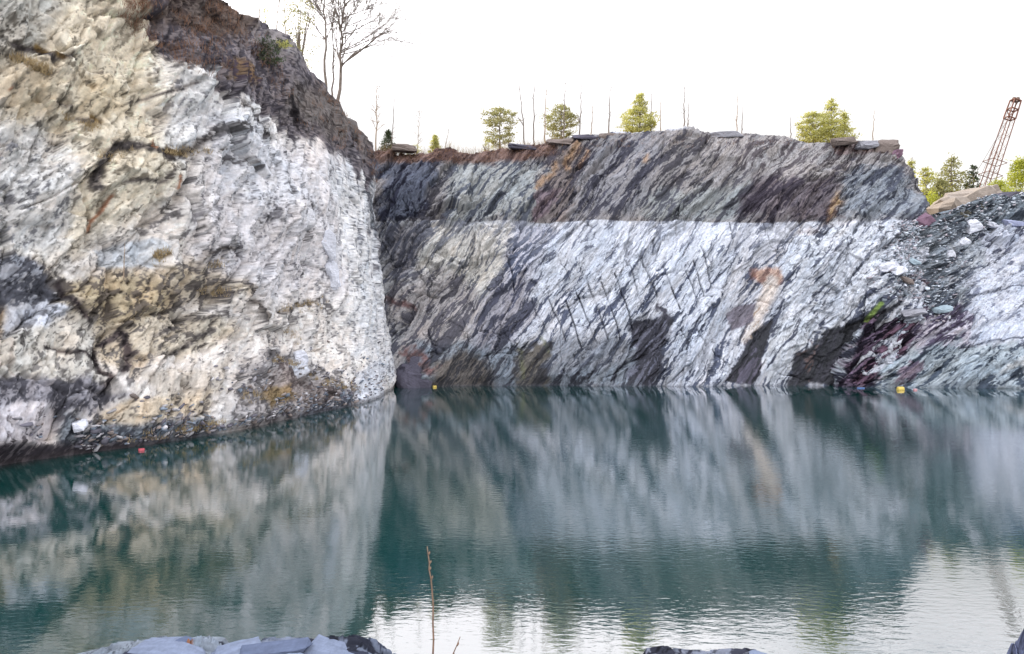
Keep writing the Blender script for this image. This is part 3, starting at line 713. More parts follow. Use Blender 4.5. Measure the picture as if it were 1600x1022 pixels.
def bare_tree(px, pyt, Y, label, seed, leanpx=0, r0=.09, depth=2, nb=12, cat='bare tree', name='bare_tree', group=None, spread=.6, sidelen=.3, mat=None, start=.3, bias=0):
    rg = random.Random(seed); x = (px-CX)/F*Y; z0 = ground_z(x, Y)-.1; zt = HC+(CY-pyt)*Y/F; H = zt-z0; lean = leanpx*Y/F
    r = empty(name, (x, Y, z0)); tag(r, label, cat, group); t = MB(); n = 12
    pts = [Vector((lean*(i/n)**1.2+rg.gauss(0, .006)*H, rg.gauss(0, .006)*H, H*i/n)) for i in range(n+1)]
    t.tube(pts, [r0*1.3*(1-.84*i/n)+.009 for i in range(n+1)], 7)
    for k in range(nb):
        f = rg.uniform(start, .97); i = min(n-1, int(f*n)); p = pts[i].lerp(pts[i+1], f*n-i)
        a = rg.uniform(0, 6.283); d = Vector((math.cos(a)+bias, math.sin(a), rg.uniform(.5, 1.3))).normalized()
        b = MB(); branch(b, p, d, H*sidelen*rg.uniform(.5, 1.15)*(1.15-f*.8), r0*(1-.7*f)*.5+.010, depth, rg, spread); b.build('branch', mat or M_bark, r)
    t.build('trunk', mat or M_bark, r)
    return r
def sapling(px, pyt, Y, label, seed, leanpx=0, group='thin bare saplings on the far cliff top', mat=None, nb=7, r0=.035, depth=0):
    return bare_tree(px, pyt, Y, label, seed, leanpx, r0, depth, nb, 'sapling', 'bare_sapling', group, .4, .16, mat, .25)
def bush(px, pyt, Y, wpx, hpx, label, seed, leaf, s=.2, dens=1., group=None, name='bush', cat='bush', z0=None):
    rg = random.Random(seed); x = (px-CX)/F*Y; R = wpx/2*Y/F; zt = HC+(CY-pyt)*Y/F
    z0 = ground_z(x, Y)-.1 if z0 is None else z0; H = zt-z0
    r = empty(name, (x, Y, z0)); tag(r, label, cat, group); st = MB(); fo = MB()
    for k in range(9):
        a = rg.uniform(0, 6.283); q = rg.uniform(.1, .8)
        e = Vector((math.cos(a)*R*q, math.sin(a)*R*q*.7, H*rg.uniform(.6, .95)*(1-.4*q)))
        st.tube([(0, 0, 0), e*.5+Vector((0, 0, .06*H)), e], [.03+.008*H, .02+.004*H, .008], 4, False)
    nc = int(55*dens*max(1, R*H/6))
    for k in range(nc):
        a = rg.uniform(0, 6.283); q = rg.random()**.5; f = rg.random()
        rad = R*q*math.sqrt(max(.05, 1-(f*1.02)**2.2)); 
        p = Vector((math.cos(a)*rad, math.sin(a)*rad*.8, H*(f*.97)))
        clump(fo, p, rg.uniform(1.5, 3.2)*s, rg.randint(14, 30), s*.9, rg, .8)
    st.build('stems', M_bark, r); fo.build('foliage', leaf, r)
    return r

# pines on the far cliff top
conifer(781, 166, 72, 60, 'dark round-topped pine left of the thin leaning sapling on the far cliff top', shape='round', seed=11, s=.17, bare=.2, group='pines on the far cliff top')
conifer(877, 164, 73, 56, 'broad olive pine standing among four tall bare saplings', shape='round', seed=23, s=.17, group='pines on the far cliff top', dens=.9, leaf=M_pine)
conifer(1000, 147, 71.5, 58, 'cone-shaped bright green pine on red-brown soil, middle of the far cliff top', shape='cone', seed=31, leaf=M_pine2, s=.15, bare=.03, group='pines on the far cliff top', dens=1.3)
conifer(1299, 154, 72.5, 62, 'tallest pointed pine of the clump near the right end of the far cliff', shape='cone', seed=41, leaf=M_pine2, s=.16, bare=.03, group='pines on the far cliff top')
conifer(1270, 176, 72, 56, 'short bushy pine at the left of the clump near the cliff\'s right end', shape='round', seed=42, leaf=M_pine2, s=.16, bare=.03, group='pines on the far cliff top')
conifer(1319, 178, 73, 40, 'low pine at the right of the clump near the cliff\'s right end', shape='cone', seed=43, leaf=M_pine2, s=.16, bare=.03, group='pines on the far cliff top', dens=.8)
conifer(607, 203, 70.5, 26, 'small dark spruce where the far cliff top meets the left cliff', 'small spruce', 'spruce', seed=51, leaf=M_dark, s=.12, bare=.03, group='small evergreens at the left of the far cliff top')
conifer(680, 212, 70.5, 22, 'small bright green spruce among dry weeds', 'small spruce', 'spruce', seed=52, leaf=M_pine2, s=.12, bare=.03, group='small evergreens at the left of the far cliff top')
bush(760, 217, 70.5, 26, 10, 'low green juniper bush left of the round-topped pine foot', 61, M_pine2, .12, .35)
bush(650, 226, 70.5, 30, 8, 'low green bush between the two small spruces', 62, M_pine2, .1, .35)
bush(628, 228, 70.3, 22, 8, 'dark low bush right of the small dark spruce', 63, M_dark, .1, .35)
# saplings along the top: px, top, Y, lean, label
for i, (px, pt, Y, le, nb, lb) in enumerate([
    (587, 128, 69.5, 2, 22, 'bare sapling with side twigs where the two cliffs meet'),
    (611, 150, 70, 6, 5, 'faint thin sapling rising behind the small dark spruce'),
    (652, 168, 71, 4, 14, 'pale twiggy sapling standing above the low green bush'),
    (694, 200, 70.3, 8, 8, 'short whitish sapling right of the small bright spruce'),
    (820, 112, 71, -10, 7, 'thin sapling leaning left, right of the round-topped pine'),
    (834, 108, 71.5, 1, 6, 'straight bare sapling between the leaning sapling and the olive pine'),
    (850, 117, 71, 5, 6, 'bare sapling at the left edge of the olive pine'),
    (880, 118, 70.5, 4, 6, 'bare sapling in front of the middle of the olive pine'),
    (905, 125, 71, 4, 9, 'bare sapling at the right edge of the olive pine'),
    (924, 160, 71, 2, 5, 'short bare sapling right of the olive pine, above the flat slab'),
    (951, 130, 70.5, 3, 7, 'bare sapling left of the cone-shaped pine, beside a brown rock'),
    (1017, 138, 71, 1, 7, 'bare sapling touching the right side of the cone-shaped pine'),
    (1032, 158, 71, 0, 4, 'short bare sapling just right of the cone-shaped pine'),
    (1069, 130, 70.7, 1, 7, 'tallest bare sapling between the cone-shaped pine and the grey flat slab'),
    (1074, 158, 71.2, 2, 5, 'shorter bare sapling beside the tallest one left of the grey flat slab'),
    (1151, 143, 71, 1, 5, 'bare sapling behind the left part of the grey flat slab\'s right end'),
    (1159, 165, 71, 2, 5, 'shorter bare sapling at the right end of the grey flat slab'),
    (1236, 183, 71, -1, 2, 'thin faint sapling left of the pine clump'),
    (1363, 172, 70.5, 3, 3, 'lone thin sapling right of the pine clump')]):
    sapling(px, pt, Y, lb, 100+i, le, nb=nb, mat=M_barkw if i in (2, 3) else M_barkt if i % 3 == 0 else M_bark, r0=.055 if i in (0, 4, 5, 6, 7, 8, 10, 13) else .042, depth=1 if i in (0, 2) else 0)
# left ridge
bare_tree(527, -28, 57, 'tall bare tree with branches fanning to the right on the left ridge', 7, 14, .115, 3, 32, spread=.55, sidelen=.62, start=.36, bias=.75, group='bare trees on the left ridge')
bare_tree(509, -40, 56, 'slimmer bare tree leaning left beside the tall fanning tree', 8, -2, .10, 3, 20, spread=.55, sidelen=.36, start=.45, group='bare trees on the left ridge')
bare_tree(519, 10, 58, 'short bare tree between the two taller ones on the left ridge', 9, 4, .07, 2, 10, spread=.5, sidelen=.3, start=.4, group='bare trees on the left ridge')
bush(468, -44, 49, 58, 60, 'olive leafy pine thicket on the left crest, left of the bare trees', 71, M_pine, .14, 1.6)
bush(416, -34, 50, 56, 30, 'yellow sunlit bush on the crest of the left cliff', 72, M_leaf, .13, .5)
for i, (px, pt, le, lb) in enumerate([(404, -40, 2, 'leftmost bare sapling in the yellow bush on the left crest'), (432, -50, 4, 'bare sapling in the middle of the yellow bush on the left crest'), (447, -30, -3, 'bare sapling between yellow bush and olive pine on the left crest')]):
    sapling(px, pt, 50, lb, 150+i, le, 'saplings on the left crest', M_barkw, 10, .05, 1)
# right: trees beyond the bank
conifer(1487, 243, 100, 66, 'tall pine with open crown left of the crane, beyond the bank', shape='umb', seed=81, s=.30, bare=.25, group='trees beyond the right bank', dens=.9)
conifer(1521, 260, 98, 30, 'small sparse dark pine between the open-crowned pine and the crane', shape='umb', seed=82, s=.25, bare=.2, leaf=M_dark, group='trees beyond the right bank', dens=.7)
conifer(1447, 262, 98, 42, 'yellowish pine rising just right of the far cliff\'s end', shape='round', seed=83, s=.3, bare=.1, leaf=M_pine2, group='trees beyond the right bank')
conifer(1424, 246, 100, 28, 'pine tip showing over the far cliff\'s right end', shape='cone', seed=88, s=.25, bare=.1, leaf=M_pine2, group='trees beyond the right bank')
conifer(1470, 282, 96, 36, 'low pine in front of the open-crowned pine', shape='round', seed=84, s=.3, bare=.08, leaf=M_pine, group='trees beyond the right bank')
bush(1455, 300, 92, 46, 40, 'yellow-green bush at the gap between far cliff and bank', 85, M_leaf, .28, 1.2)
bush(1560, 282, 94, 64, 40, 'wide yellow-green bush at the foot of the crane', 86, M_leaf, .28, 1.3)
bush(1594, 246, 97, 54, 60, 'tall pointed yellow-green bush at the right edge right of the crane', 87, M_leaf, .30, 1.3)
bush(1650, 262, 97, 90, 60, 'yellow-green thicket beyond the right edge', 89, M_leaf, .30, .9)

# ------------------------------------------------------------------ shrubs growing on the left cliff
def cliff_shrub(px, py, w, h, label, seed, leaf, n=40, s=.09, group=None):
    rg = random.Random(seed); p, nr = hit(px, py); Y = p.y; R = w/2*Y/F; H = h*Y/F
    r = empty('shrub', p); tag(r, label, 'shrub', group); st = MB(); fo = MB()
    for k in range(8):
        e = Vector((rg.uniform(-1, 1)*R+nr.x*.4, nr.y*.4, rg.uniform(.3, 1)*H)); st.tube([(0, 0, 0), e*.5, e], [.03, .02, .008], 4, False)
    for k in range(n):
        c = Vector((rg.gauss(0, .42)*R, rg.gauss(0, .3)*R, rg.uniform(0, 1)*H*(1-.3*rg.random())))+nr*rg.uniform(.1, .7)
        clump(fo, c, s*2.4, 22, s*1.2, rg)
    st.build('stems', M_bark, r); fo.build('foliage', leaf, r); return r
cliff_shrub(412, 100, 44, 44, 'dark green evergreen shrub clinging to the dark cap of the left cliff', 201, M_dark, 46, .10)
cliff_shrub(436, 78, 20, 14, 'small yellow-green shrub right above the dark evergreen shrub', 202, M_pine2, 14, .08)
def grass_tuft(mb, p, n, h, rg, sp=.2):
    for _ in range(n):
        a = Vector(p)+Vector((rg.gauss(0, sp), rg.gauss(0, sp), 0)); e = a+Vector((rg.gauss(0, .35)*h, rg.gauss(0, .35)*h, h*rg.uniform(.5, 1.2)))
        s = Vector((rg.uniform(-1, 1), rg.uniform(-1, 1), 0)).normalized()*.012
        mb.tri(tuple(a-s), tuple(a+s), tuple(e))
rg = random.Random(77); g = MB(); g2 = MB()
for (x0, y0, x1, y1, n) in [(45,100,75,118,40), (12,92,44,98,14), (135,196,150,202,14), (250,240,330,238,22), (240,406,262,392,22), (442,486,505,474,26), (310,457,352,462,16), (385,620,455,622,30), (480,590,560,610,26), (290,668,345,664,18), (200,690,330,668,40),
                            (330,420,345,410,10), (150,245,200,240,10), (100,182,108,184,6), (420,560,470,575,16), (440,520,470,530,8)]:
    for k in range(n):
        t = rg.random(); p, nr = hit(x0+(x1-x0)*t+rg.gauss(0, 4), y0+(y1-y0)*t+rg.gauss(0, 4))
        if p.z > .15: grass_tuft(g, p+nr*.02, 14, .28, rg, .10)
tag(g.build('dry_grass', M_straw), 'tufts of dry straw grass on the ledges of the left cliff', 'grass', kind='stuff')
for k in range(900):
    px = rg.uniform(190, 590); f = (px-190)/400; py0 = np.interp(px, [190, 300, 400, 480, 530, 590], [0, 0, 8, 110, 160, 250]); py1 = np.interp(px, [190, 240, 300, 400, 480, 560, 590], [30, 80, 120, 165, 205, 255, 300])
    py = py0+6+rg.random()**1.6*(py1-py0)*.9
    if px < 0: continue
    p, nr = hit(px, py)
    if p.y < 70 and p.z > 10 and vn(np.array([p.y*.5]), np.array([p.z*.5]), 4)[0] > .48: grass_tuft(g2, p, 12, .38, rg, .25)
for k in range(500):
    px = rg.uniform(590, 870) if k < 380 else rg.uniform(870, 1400); p, nr = hit(px, rg.uniform(0, 22)+np.interp(px, *zip(*sky))-2)
    if p.y < 80: grass_tuft(g2, p, 10, .30, rg, .25)
tag(g2.build('dry_brush', M_brown), 'brown dry brush on the dark cap of the left cliff and along the rims', 'brush', kind='stuff')
g3 = MB()
for k in range(1000):
    px = rg.choice((rg.uniform(592, 880), rg.uniform(592, 880), rg.uniform(592, 880), rg.uniform(880, 1350))); x = (px-CX)/F*69.6; y = 69.6+rg.uniform(-.4, 1.2); z = ground_z(x, y)
    h = rg.uniform(.25, 1.0) if px < 880 else rg.uniform(.15, .45)
    g3.tube([(x, y, z-.05), (x+rg.gauss(0, .05), y, z+h*.5), (x+rg.gauss(0, .14)*h, y, z+h)], [.011, .008, .004], 3, False)
tag(g3.build('dry_weeds', M_straw), 'thin tan weed stalks along the rim of the far cliff', 'weeds', kind='stuff')

# ------------------------------------------------------------------ rocks
def hull(dims, rg, n=26, flat=False):
    bm = bmesh.new()
    for _ in range(n):
        v = Vector((rg.uniform(-1, 1), rg.uniform(-1, 1), rg.uniform(-1, 1)))
        m = max(abs(v.x), abs(v.y), abs(v.z)); v = v/m if flat else v.normalized()*rg.uniform(.8, 1.1)
        if flat: v.x *= rg.uniform(.75, 1); v.y *= rg.uniform(.75, 1)
        bm.verts.new((v.x*dims[0]/2, v.y*dims[1]/2, v.z*dims[2]/2))
    r = bmesh.ops.convex_hull(bm, input=bm.verts)
    bmesh.ops.delete(bm, geom=[g for g in r['geom_interior'] if isinstance(g, bmesh.types.BMVert)], context='VERTS')
    bmesh.ops.delete(bm, geom=[v for v in bm.verts if not v.link_faces], context='VERTS')
    return bm
RM = {k: rock_mat('stone_'+k, attr=False, color=tuple(lin(c)), ang=-20, bump=.03, sc=1.8, var=.3) for k, c in
      dict(grey=(142,142,150), brown=(118,108,104), pale=(206,208,218), dark=(84,82,94), teal=(150,166,176), purple=(120,96,112), tan=(150,140,132), lav=(172,178,206)).items()}
def rock(name, loc, dims, rotation, mat, label, cat, seed, flat=True, group=None, sub=2):
    rg = random.Random(seed); bm = hull(dims, rg, 34, flat)
    bmesh.ops.triangulate(bm, faces=bm.faces)
    bmesh.ops.subdivide_edges(bm, edges=bm.edges, cuts=sub, use_grid_fill=True)
    co = np.array([v.co[:] for v in bm.verts]); s = 3/max(dims)
    lay = np.floor(co[:, 2]/dims[2]*4+fbm(co[:, 0]*s, co[:, 1]*s, seed, 3))
    off = (hsh(lay, lay, seed)-.5)*.10*min(dims[0], dims[1])
    for v, q, nz in zip(bm.verts, off, fbm(co[:, 0]*s*2+co[:, 2]*s, co[:, 1]*s*2, seed+3, 3)):
        v.co.x += q*(1 if v.co.x > 0 else -1)*.6; v.co.y += q*(1 if v.co.y > 0 else -1)*.6; v.co += v.co.normalized()*nz*.16*dims[2]
    me = bpy.data.meshes.new(name); bm.to_mesh(me); bm.free(); me.materials.append(mat)
    o = bpy.data.objects.new(name, me); COL.objects.link(o); o.location = loc; o.rotation_euler = rotation
    return tag(o, label, cat, group)
# slabs on the far cliff's rim
G_ = 'loose rocks on the rim of the far cliff'
for i, (x0, x1, yt, yb, mt, lb, nm) in enumerate([
    (612, 652, 222, 234, 'brown', 'reddish boulder behind weeds at the left of the far rim', 'boulder'),
    (792, 846, 223, 231, 'dark', 'long dark flat slab below the leaning sapling', 'flat_slab'),
    (850, 898, 214, 226, 'brown', 'brown humped rock under the olive pine', 'boulder'),
    (893, 934, 208, 216, 'dark', 'flat dark slab at the right foot of the olive pine', 'flat_slab'),
    (934, 980, 205, 220, 'brown', 'brown rounded rock left of the cone-shaped pine', 'boulder'),
    (1024, 1050, 206, 216, 'grey', 'grey rock right of the cone-shaped pine', 'boulder'),
    (1050, 1072, 208, 215, 'brown', 'small brown rock at the foot of the tallest sapling', 'boulder'),
    (1096, 1162, 204, 214, 'grey', 'long grey block lying flat on the far rim, two saplings behind it', 'flat_slab'),
    (1298, 1336, 212, 224, 'brown', 'folded brown slab right of the pine clump', 'flat_slab'),
    (1336, 1370, 217, 230, 'grey', 'grey rock below the lone sapling', 'boulder'),
    (1366, 1404, 214, 240, 'brown', 'pointed brown rock jutting at the right end of the far rim', 'boulder'),
    (1378, 1406, 230, 246, 'purple', 'layered purple slab jutting just below the pointed brown rock', 'flat_slab')]):
    Y = 68.9; c = P((x0+x1)/2, (yt+yb)/2, Y); w_ = (x1-x0)*Y/F
    rock(nm, (c[0], Y, c[2]-.25), (w_*.98, 1.6, (yb-yt)*Y/F*.95), (rng.uniform(-.1, .1), rng.uniform(-.05, .08), rng.uniform(-.2, .2)), RM[mt], lb, 'slab' if nm == 'flat_slab' else 'boulder', 300+i, True, G_)
# rocks of the right bank
G_ = 'large loose rocks on the right bank'
for i, (x, y, wp, hp, mt, rt_, lb, nm) in enumerate([
    (1441, 346, 30, 17, 'purple', -.5, 'dark reddish slab wedged where bank and far cliff meet', 'flat_slab'),
    (1590, 352, 60, 10, 'lav', .1, 'wide lavender slab with a dark shadow under it at the right edge', 'flat_slab'),
    (1516, 353, 26, 17, 'pale', -.4, 'white boulder high on the bank', 'boulder'),
    (1545, 352, 20, 9, 'pale', .1, 'small white boulder right of the larger white one', 'boulder'),
    (1500, 376, 22, 9, 'pale', -.5, 'tilted white slab below the white boulder', 'flat_slab'),
    (1481, 395, 15, 10, 'pale', 0, 'small white block in the middle of the rubble', 'boulder'),
    (1424, 409, 26, 8, 'teal', .4, 'blue-grey flat slab at the left of the rubble', 'flat_slab'),
    (1416, 437, 26, 9, 'brown', .5, 'tan flat slab below the blue-grey slab', 'flat_slab'),
    (1404, 424, 20, 8, 'pale', -.6, 'white splinter slab left of the tan flat slab', 'flat_slab'),
    (1428, 490, 36, 9, 'grey', -.05, 'grey flat slab above the purple slabs', 'flat_slab'),
    (1388, 418, 30, 14, 'pale', -.3, 'rounded white block on the junction with the far cliff', 'boulder'),
    (1470, 482, 30, 8, 'teal', -.2, 'thin blue-grey slab at the lower edge of the rubble', 'flat_slab')]):
    p, nr = hit(x, y); Y = p.y
    rock(nm, p+nr*.1, (wp*Y/F, 1.4, hp*Y/F*1.0), (.2, rt_, rng.uniform(-.3, .3)), RM[mt], lb, 'slab' if nm == 'flat_slab' else 'boulder', 340+i, True, G_)
# sunlit mound behind the bank
c = P(1512, 318, 84); rock('rock_mound', (c[0], 84, c[2]-1.4), (9, 7, 5.6), (.05, -.28, .3), RM['tan'], 'sunlit tan rock outcrop behind the bank below the crane', 'rock outcrop', 371, True)
c = P(1570, 316, 82); rock('rock_mound', (c[0], 82, c[2]-1.0), (9, 6, 3.6), (.05, .06, .1), RM['dark'], 'shaded dark rock hump right of the sunlit outcrop', 'rock outcrop', 372, True)
c = P(1456, 325, 88); rock('boulder', (c[0], 88, c[2]-.9), (5, 3, 2.2), (0, .1, .1), RM['brown'], 'brown boulder in the gap under the yellowish trees', 'boulder', 373, True)
# grey boulder at the corner of the water
rock('boulder', (-8.1, 59.0, .5), (3.6, 3, 4.2), (0, .1, .3), RM['dark'], 'rounded grey boulder in the corner where the cliffs meet the water', 'boulder', 375, False)
# white jutting blocks on the left cliff
for i, (x, y, wp, hp, lb) in enumerate([(514, 385, 22, 44, 'jutting white block high on the left cliff'), (518, 428, 20, 50, 'white block below the jutting one on the left cliff'), (472, 562, 20, 28, 'pale block standing in the brown scree'), (125, 664, 22, 16, 'pale boulder by the waterline at far left'), (437, 10, 1, 1, '')][:4]):
    p, nr = hit(x, y); Y = p.y
    rock('rock_block', p-nr*.1, (wp*Y/F, .9, hp*Y/F), (.1, -.25, .5), RM['pale'], lb, 'block', 380+i, True)
# rubble: one loose mass
def scatter(name, pts, mats_cols, size, label, seed, mat):
    rg = random.Random(seed); nrg = np.random.RandomState(seed); T = []
    for k in range(10):
        bm = hull((1, rg.uniform(.5, .9), rg.uniform(.10, .32)), rg, 16, True); bmesh.ops.triangulate(bm, faces=bm.faces); bm.verts.index_update()
        T.append((np.array([v.co[:] for v in bm.verts]), np.array([[v.index for v in f.verts] for f in bm.faces]))); bm.free()
    VV = []; FF = []; CC = []; off = 0
    for p in pts:
        v, f = T[rg.randrange(10)]; s = size*rg.choice((.35, .5, .6, .8, 1.0, 1.5))*rg.uniform(.7, 1.3)
        a, b, c = rg.uniform(-.6, .6), rg.uniform(-.9, .3), rg.uniform(-3, 3)
        ca, sa, cb, sb, cc, sc_ = math.cos(a), math.sin(a), math.cos(b), math.sin(b), math.cos(c), math.sin(c)
        Rm = np.array([[cc,-sc_,0],[sc_,cc,0],[0,0,1]])
        Rm = np.array([[cb,0,sb],[0,1,0],[-sb,0,cb]])@np.array([[1,0,0],[0,ca,-sa],[0,sa,ca]])@Rm
        VV.append((v*s)@Rm.T+np.array(p)); FF.append(f+off); off += len(v)
        CC.append(np.tile(lin(rg.choice(mats_cols))*rg.uniform(.6, 1.2), (len(v), 1)))
    o = mesh_np(name, np.concatenate(VV), np.concatenate(FF), mat, np.concatenate(CC)); return tag(o, label, 'rubble', kind='stuff')
pts = []; H_, W_ = VR.shape[:2]; rg = random.Random(9)
pxr = CX+F*VR[..., 0]/np.maximum(VR[..., 1], 3); pyr = CY-F*(VR[..., 2]-HC)/np.maximum(VR[..., 1], 3)
# the pile spreads over the junction
ctr = np.interp(pyr, [300, 345, 420, 500], [1560, 1470, 1450, 1440]); wid = np.interp(pyr, [300, 345, 420, 500], [170, 75, 55, 45])
ok = (np.abs(pxr-ctr) < wid) & (pyr < 505) & (VR[..., 2] > 5)
idx = np.argwhere(ok); 
for k in range(1400):
    i, j = idx[rg.randrange(len(idx))]; pts.append(VR[i, j]+np.array([rg.uniform(-.2, .2), -.05, .05]))
for k in range(900):
    y_ = 345+rg.random()*125; x_ = 1437-abs(rg.gauss(0, 1))*22*(1+(y_-345)/125*.8); p, nr = hit(x_, y_)
    if p.y < 75: pts.append(np.array(p+nr*.04))
scatter('rubble', pts, [(176,184,196), (196,204,214), (216,220,230), (160,170,182), (180,172,180)], .33, 'slope of broken blue-grey slate rubble on the right bank', 4, M_cliff)
pts = []
for k in range(1500):
    px = rg.uniform(0, 600) if k < 1000 else rg.uniform(330, 600); ysh = np.interp(px, [0, 190, 330, 450, 590], [722, 698, 678, 652, 625])
    py = ysh-3-abs(rg.gauss(0, 1))*(26 if k < 1000 else 45)
    if vn(np.array([px*.02]), np.array([py*.03]), 12)[0] < .42: continue
    p, nr = hit(px, py)
    if 0 < p.z < 6: pts.append(np.array(p+nr*.03))
scatter('scree', pts, [(150,148,154), (110,108,118), (190,188,192), (138,128,124), (130,140,154)], .25, 'broken stone scree along the foot of the left cliff', 6, M_cliffL)

# ------------------------------------------------------------------ foreground rocks
def near_rock(name, prof, Yc, depth, light, dark, frac, label, seed, rust=None, ang=8, amp=1., nplate=0):
    x0 = (prof[0][0]-CX)/F*Yc; x1 = (prof[-1][0]-CX)/F*Yc
    xs = np.linspace(x0, x1, 420); ys = np.linspace(Yc-depth, Yc+.5, 260); X, Y = np.meshgrid(xs, ys)
    pxx = CX+F*xs/Yc; crest = HC-(np.interp(pxx, *zip(*prof))-CY)*Yc/F
    q = Y-Yc
    Z = crest[None]-np.where(q < 0, -q*.20, q*1.5+q*q*3)-.005
    fa = facets(X, Y, ang, [(.9, .24, .085, .25), (.5, .12, .045, .35), (.22, .07, .02, .5), (.08, .03, .006, .8)], seed, .03)*amp
    lay = np.floor((Y*5.5+X*.8+fbm(X*2.5, Y*2.5, seed+9, 4)*1.4)); fa += (hsh(lay, lay*0, seed)-.5)*.05*amp
    Z = Z+fa+fbm(X*9, Y*9, seed+20, 4)*.002
    R = Rock((X-x0)/(x1-x0)*400, (Y-Yc)*200, X*4, Y*4, light, dark, frac)
    if rust: R.put(rust, (150,96,66), (90,60,46), .2, soft=10, warp=14)
    if rust: R.put([(0,-60), (60,-30), (130,-10), (130,-30), (60,-60)], (160,142,128), (110,90,76), .2, soft=10, warp=14, k=.7)
    c = R.colour(ang+5, seed, sx=.6, sy=2.2)
    o = mesh_np(name, np.stack([X, Y, Z], -1).reshape(-1, 3), grid_faces(*X.shape), M_near, c.reshape(-1, 3)); tag(o, label, 'rock', 'slate rocks on the near bank')
    rg = random.Random(seed)
    for k in range(nplate):
        f = (k+rg.random())/nplate; ip = 12+int(f*(len(xs)-24)); y = Yc-rg.choice((.14, .2, .3, .4, .55))*rg.uniform(.8, 1.3); iy = int((y-ys[0])/(ys[-1]-ys[0])*259)
        bm = hull((rg.uniform(.12, .38), rg.uniform(.10, .26), rg.uniform(.010, .026)), rg, 60, True)
        bmesh.ops.subdivide_edges(bm, edges=bm.edges, cuts=3, use_grid_fill=True)
        for v_ in bm.verts:
            j_ = .010*fbm(np.array([v_.co.x*22+k]), np.array([v_.co.y*22]), seed+k, 4)[0]; v_.co.x *= 1+j_*9; v_.co.y *= 1+j_*9; v_.co.z += j_*.5
        me = bpy.data.meshes.new('slate_plate'); bm.to_mesh(me); bm.free(); me.materials.append(M_plate[(0, 1, 0, 1, 0, 2)[k % 6]])
        q = bpy.data.objects.new('slate_plate', me); COL.objects.link(q); q.parent = o; q.location = (xs[ip], y, min(Z[iy, ip], HC-.43*y)-.004+.012*rg.random())
        q.rotation_euler = (rg.uniform(.02, .22), (-.22 if f < .3 else .2 if f > .75 else 0)+rg.uniform(-.10, .10), rg.uniform(-.6, .6))
M_plate = [rock_mat('slate_plate_'+n_, attr=False, color=tuple(lin(c_)), ang=0, bump=.003, sc=5, var=.2, rough=.7) for n_, c_ in (('light', (112,121,142)), ('mid', (86,95,118)), ('dark', (48,52,68)))]
M_near = rock_mat('near_slate', ang=-5, bump=.006, sc=4, var=.22)
near_rock('slate_rock', [(84,1075), (110,1022), (180,1005), (250,994), (320,989), (352,991), (364,1006), (378,1060)], 3.75, 1.6, (120,130,144), (60,64,78), .14, 'pale blue-grey slate rock with rust patches at the bottom left', 3001, [(290,-60), (330,-60), (330,-20), (300,-10)], 12, nplate=10)
near_rock('slate_rock', [(322,1070), (340,1006), (372,1001), (400,995), (440,990), (490,992), (520,989), (560,994), (582,1001), (602,1011), (630,1021), (655,1070)], 3.7, 1.6, (104,113,134), (46,50,66), .12, 'stack of lavender-blue slate plates right of the pale rusty rock', 3101, None, -4, 1.0, 26)
near_rock('slate_rock', [(985,1060), (1010,1019), (1050,1013), (1110,1019), (1150,1016), (1190,1020), (1215,1060)], 3.6, 1.2, (106,112,130), (46,48,62), .3, 'low dark slate rock at the bottom edge right of the twigs', 3201, None, 5, .7, 3)
near_rock('slate_rock', [(1570,1120), (1590,1010), (1600,972), (1640,960), (1700,985), (1740,1120)], 3.4, 1.0, (104,112,146), (60,64,84), .2, 'blue slate rock cut off at the bottom right corner', 3301, None, 60, .6)
# twigs
def twig(pts, r, label, seed):
    r0 = pts[-1]; base = P(*r0, 3.3); mb = MB(); e = empty('twig', (base[0], base[1], ground_z(base[0], base[1])))
    v = [Vector(P(a, b, 3.3))-e.location for a, b in pts]; v.append(Vector((v[-1].x+.01, .02, -.03)))
    mb.tube(v, [r*(.45+.55*i/(len(v)-1)) for i in range(len(v))], 7); mb.build('stem', M_twig, e, True)
    k = MB()
    for q in (1, 2, 3, 4):
        if q < len(v)-1: k.tube([v[q]+Vector((0, 0, -.004)), v[q]+Vector((.006, 0, .006)), v[q]+Vector((.008, 0, .014))], [.004, .0045, .001], 5)
    k.build('bud', M_twig, e, True); return tag(e, label, 'twig')
M_twig = plain('twig_bark', (.20,.12,.08), .6, .4, 20)
twig([(667.5,854), (669,866), (671,880), (670.5,890), (673.5,904), (675,922), (677,945), (676.5,975), (677.5,1000), (676.5,1024), (677,1040)], .0052, 'tall upright bare twig rising in front of the water', 1)
twig([(719,995), (714,1008), (707,1024), (704,1040)], .004, 'short slanting twig right of the tall upright twig', 2)
# saplings on the left cliff
for i, (px, py, pt, lb) in enumerate([(193, 432, 378, 'thin dry sapling under the smooth pale slab of the left cliff'), (237, 684, 644, 'thin dry sapling at the waterline above the red can')]):
    p, nr = hit(px, py); H = (py-pt)*p.y/F; e = empty('sapling', p); tag(e, lb, 'sapling'); mb = MB(); mb.tube([(0,0,-.1), (.03,0,H*.5), (.06,0,H)], [.03,.018,.006], 5); mb.build('stem', M_barkt, e)
    b = MB(); [b.tube([(.03,0,H*f), (.03+rng.uniform(-.15,.15),0,H*f+.2)], [.01,.004], 3) for f in (.15,.2,.35,.5,.7)]; b.build('branches', M_barkt, e)

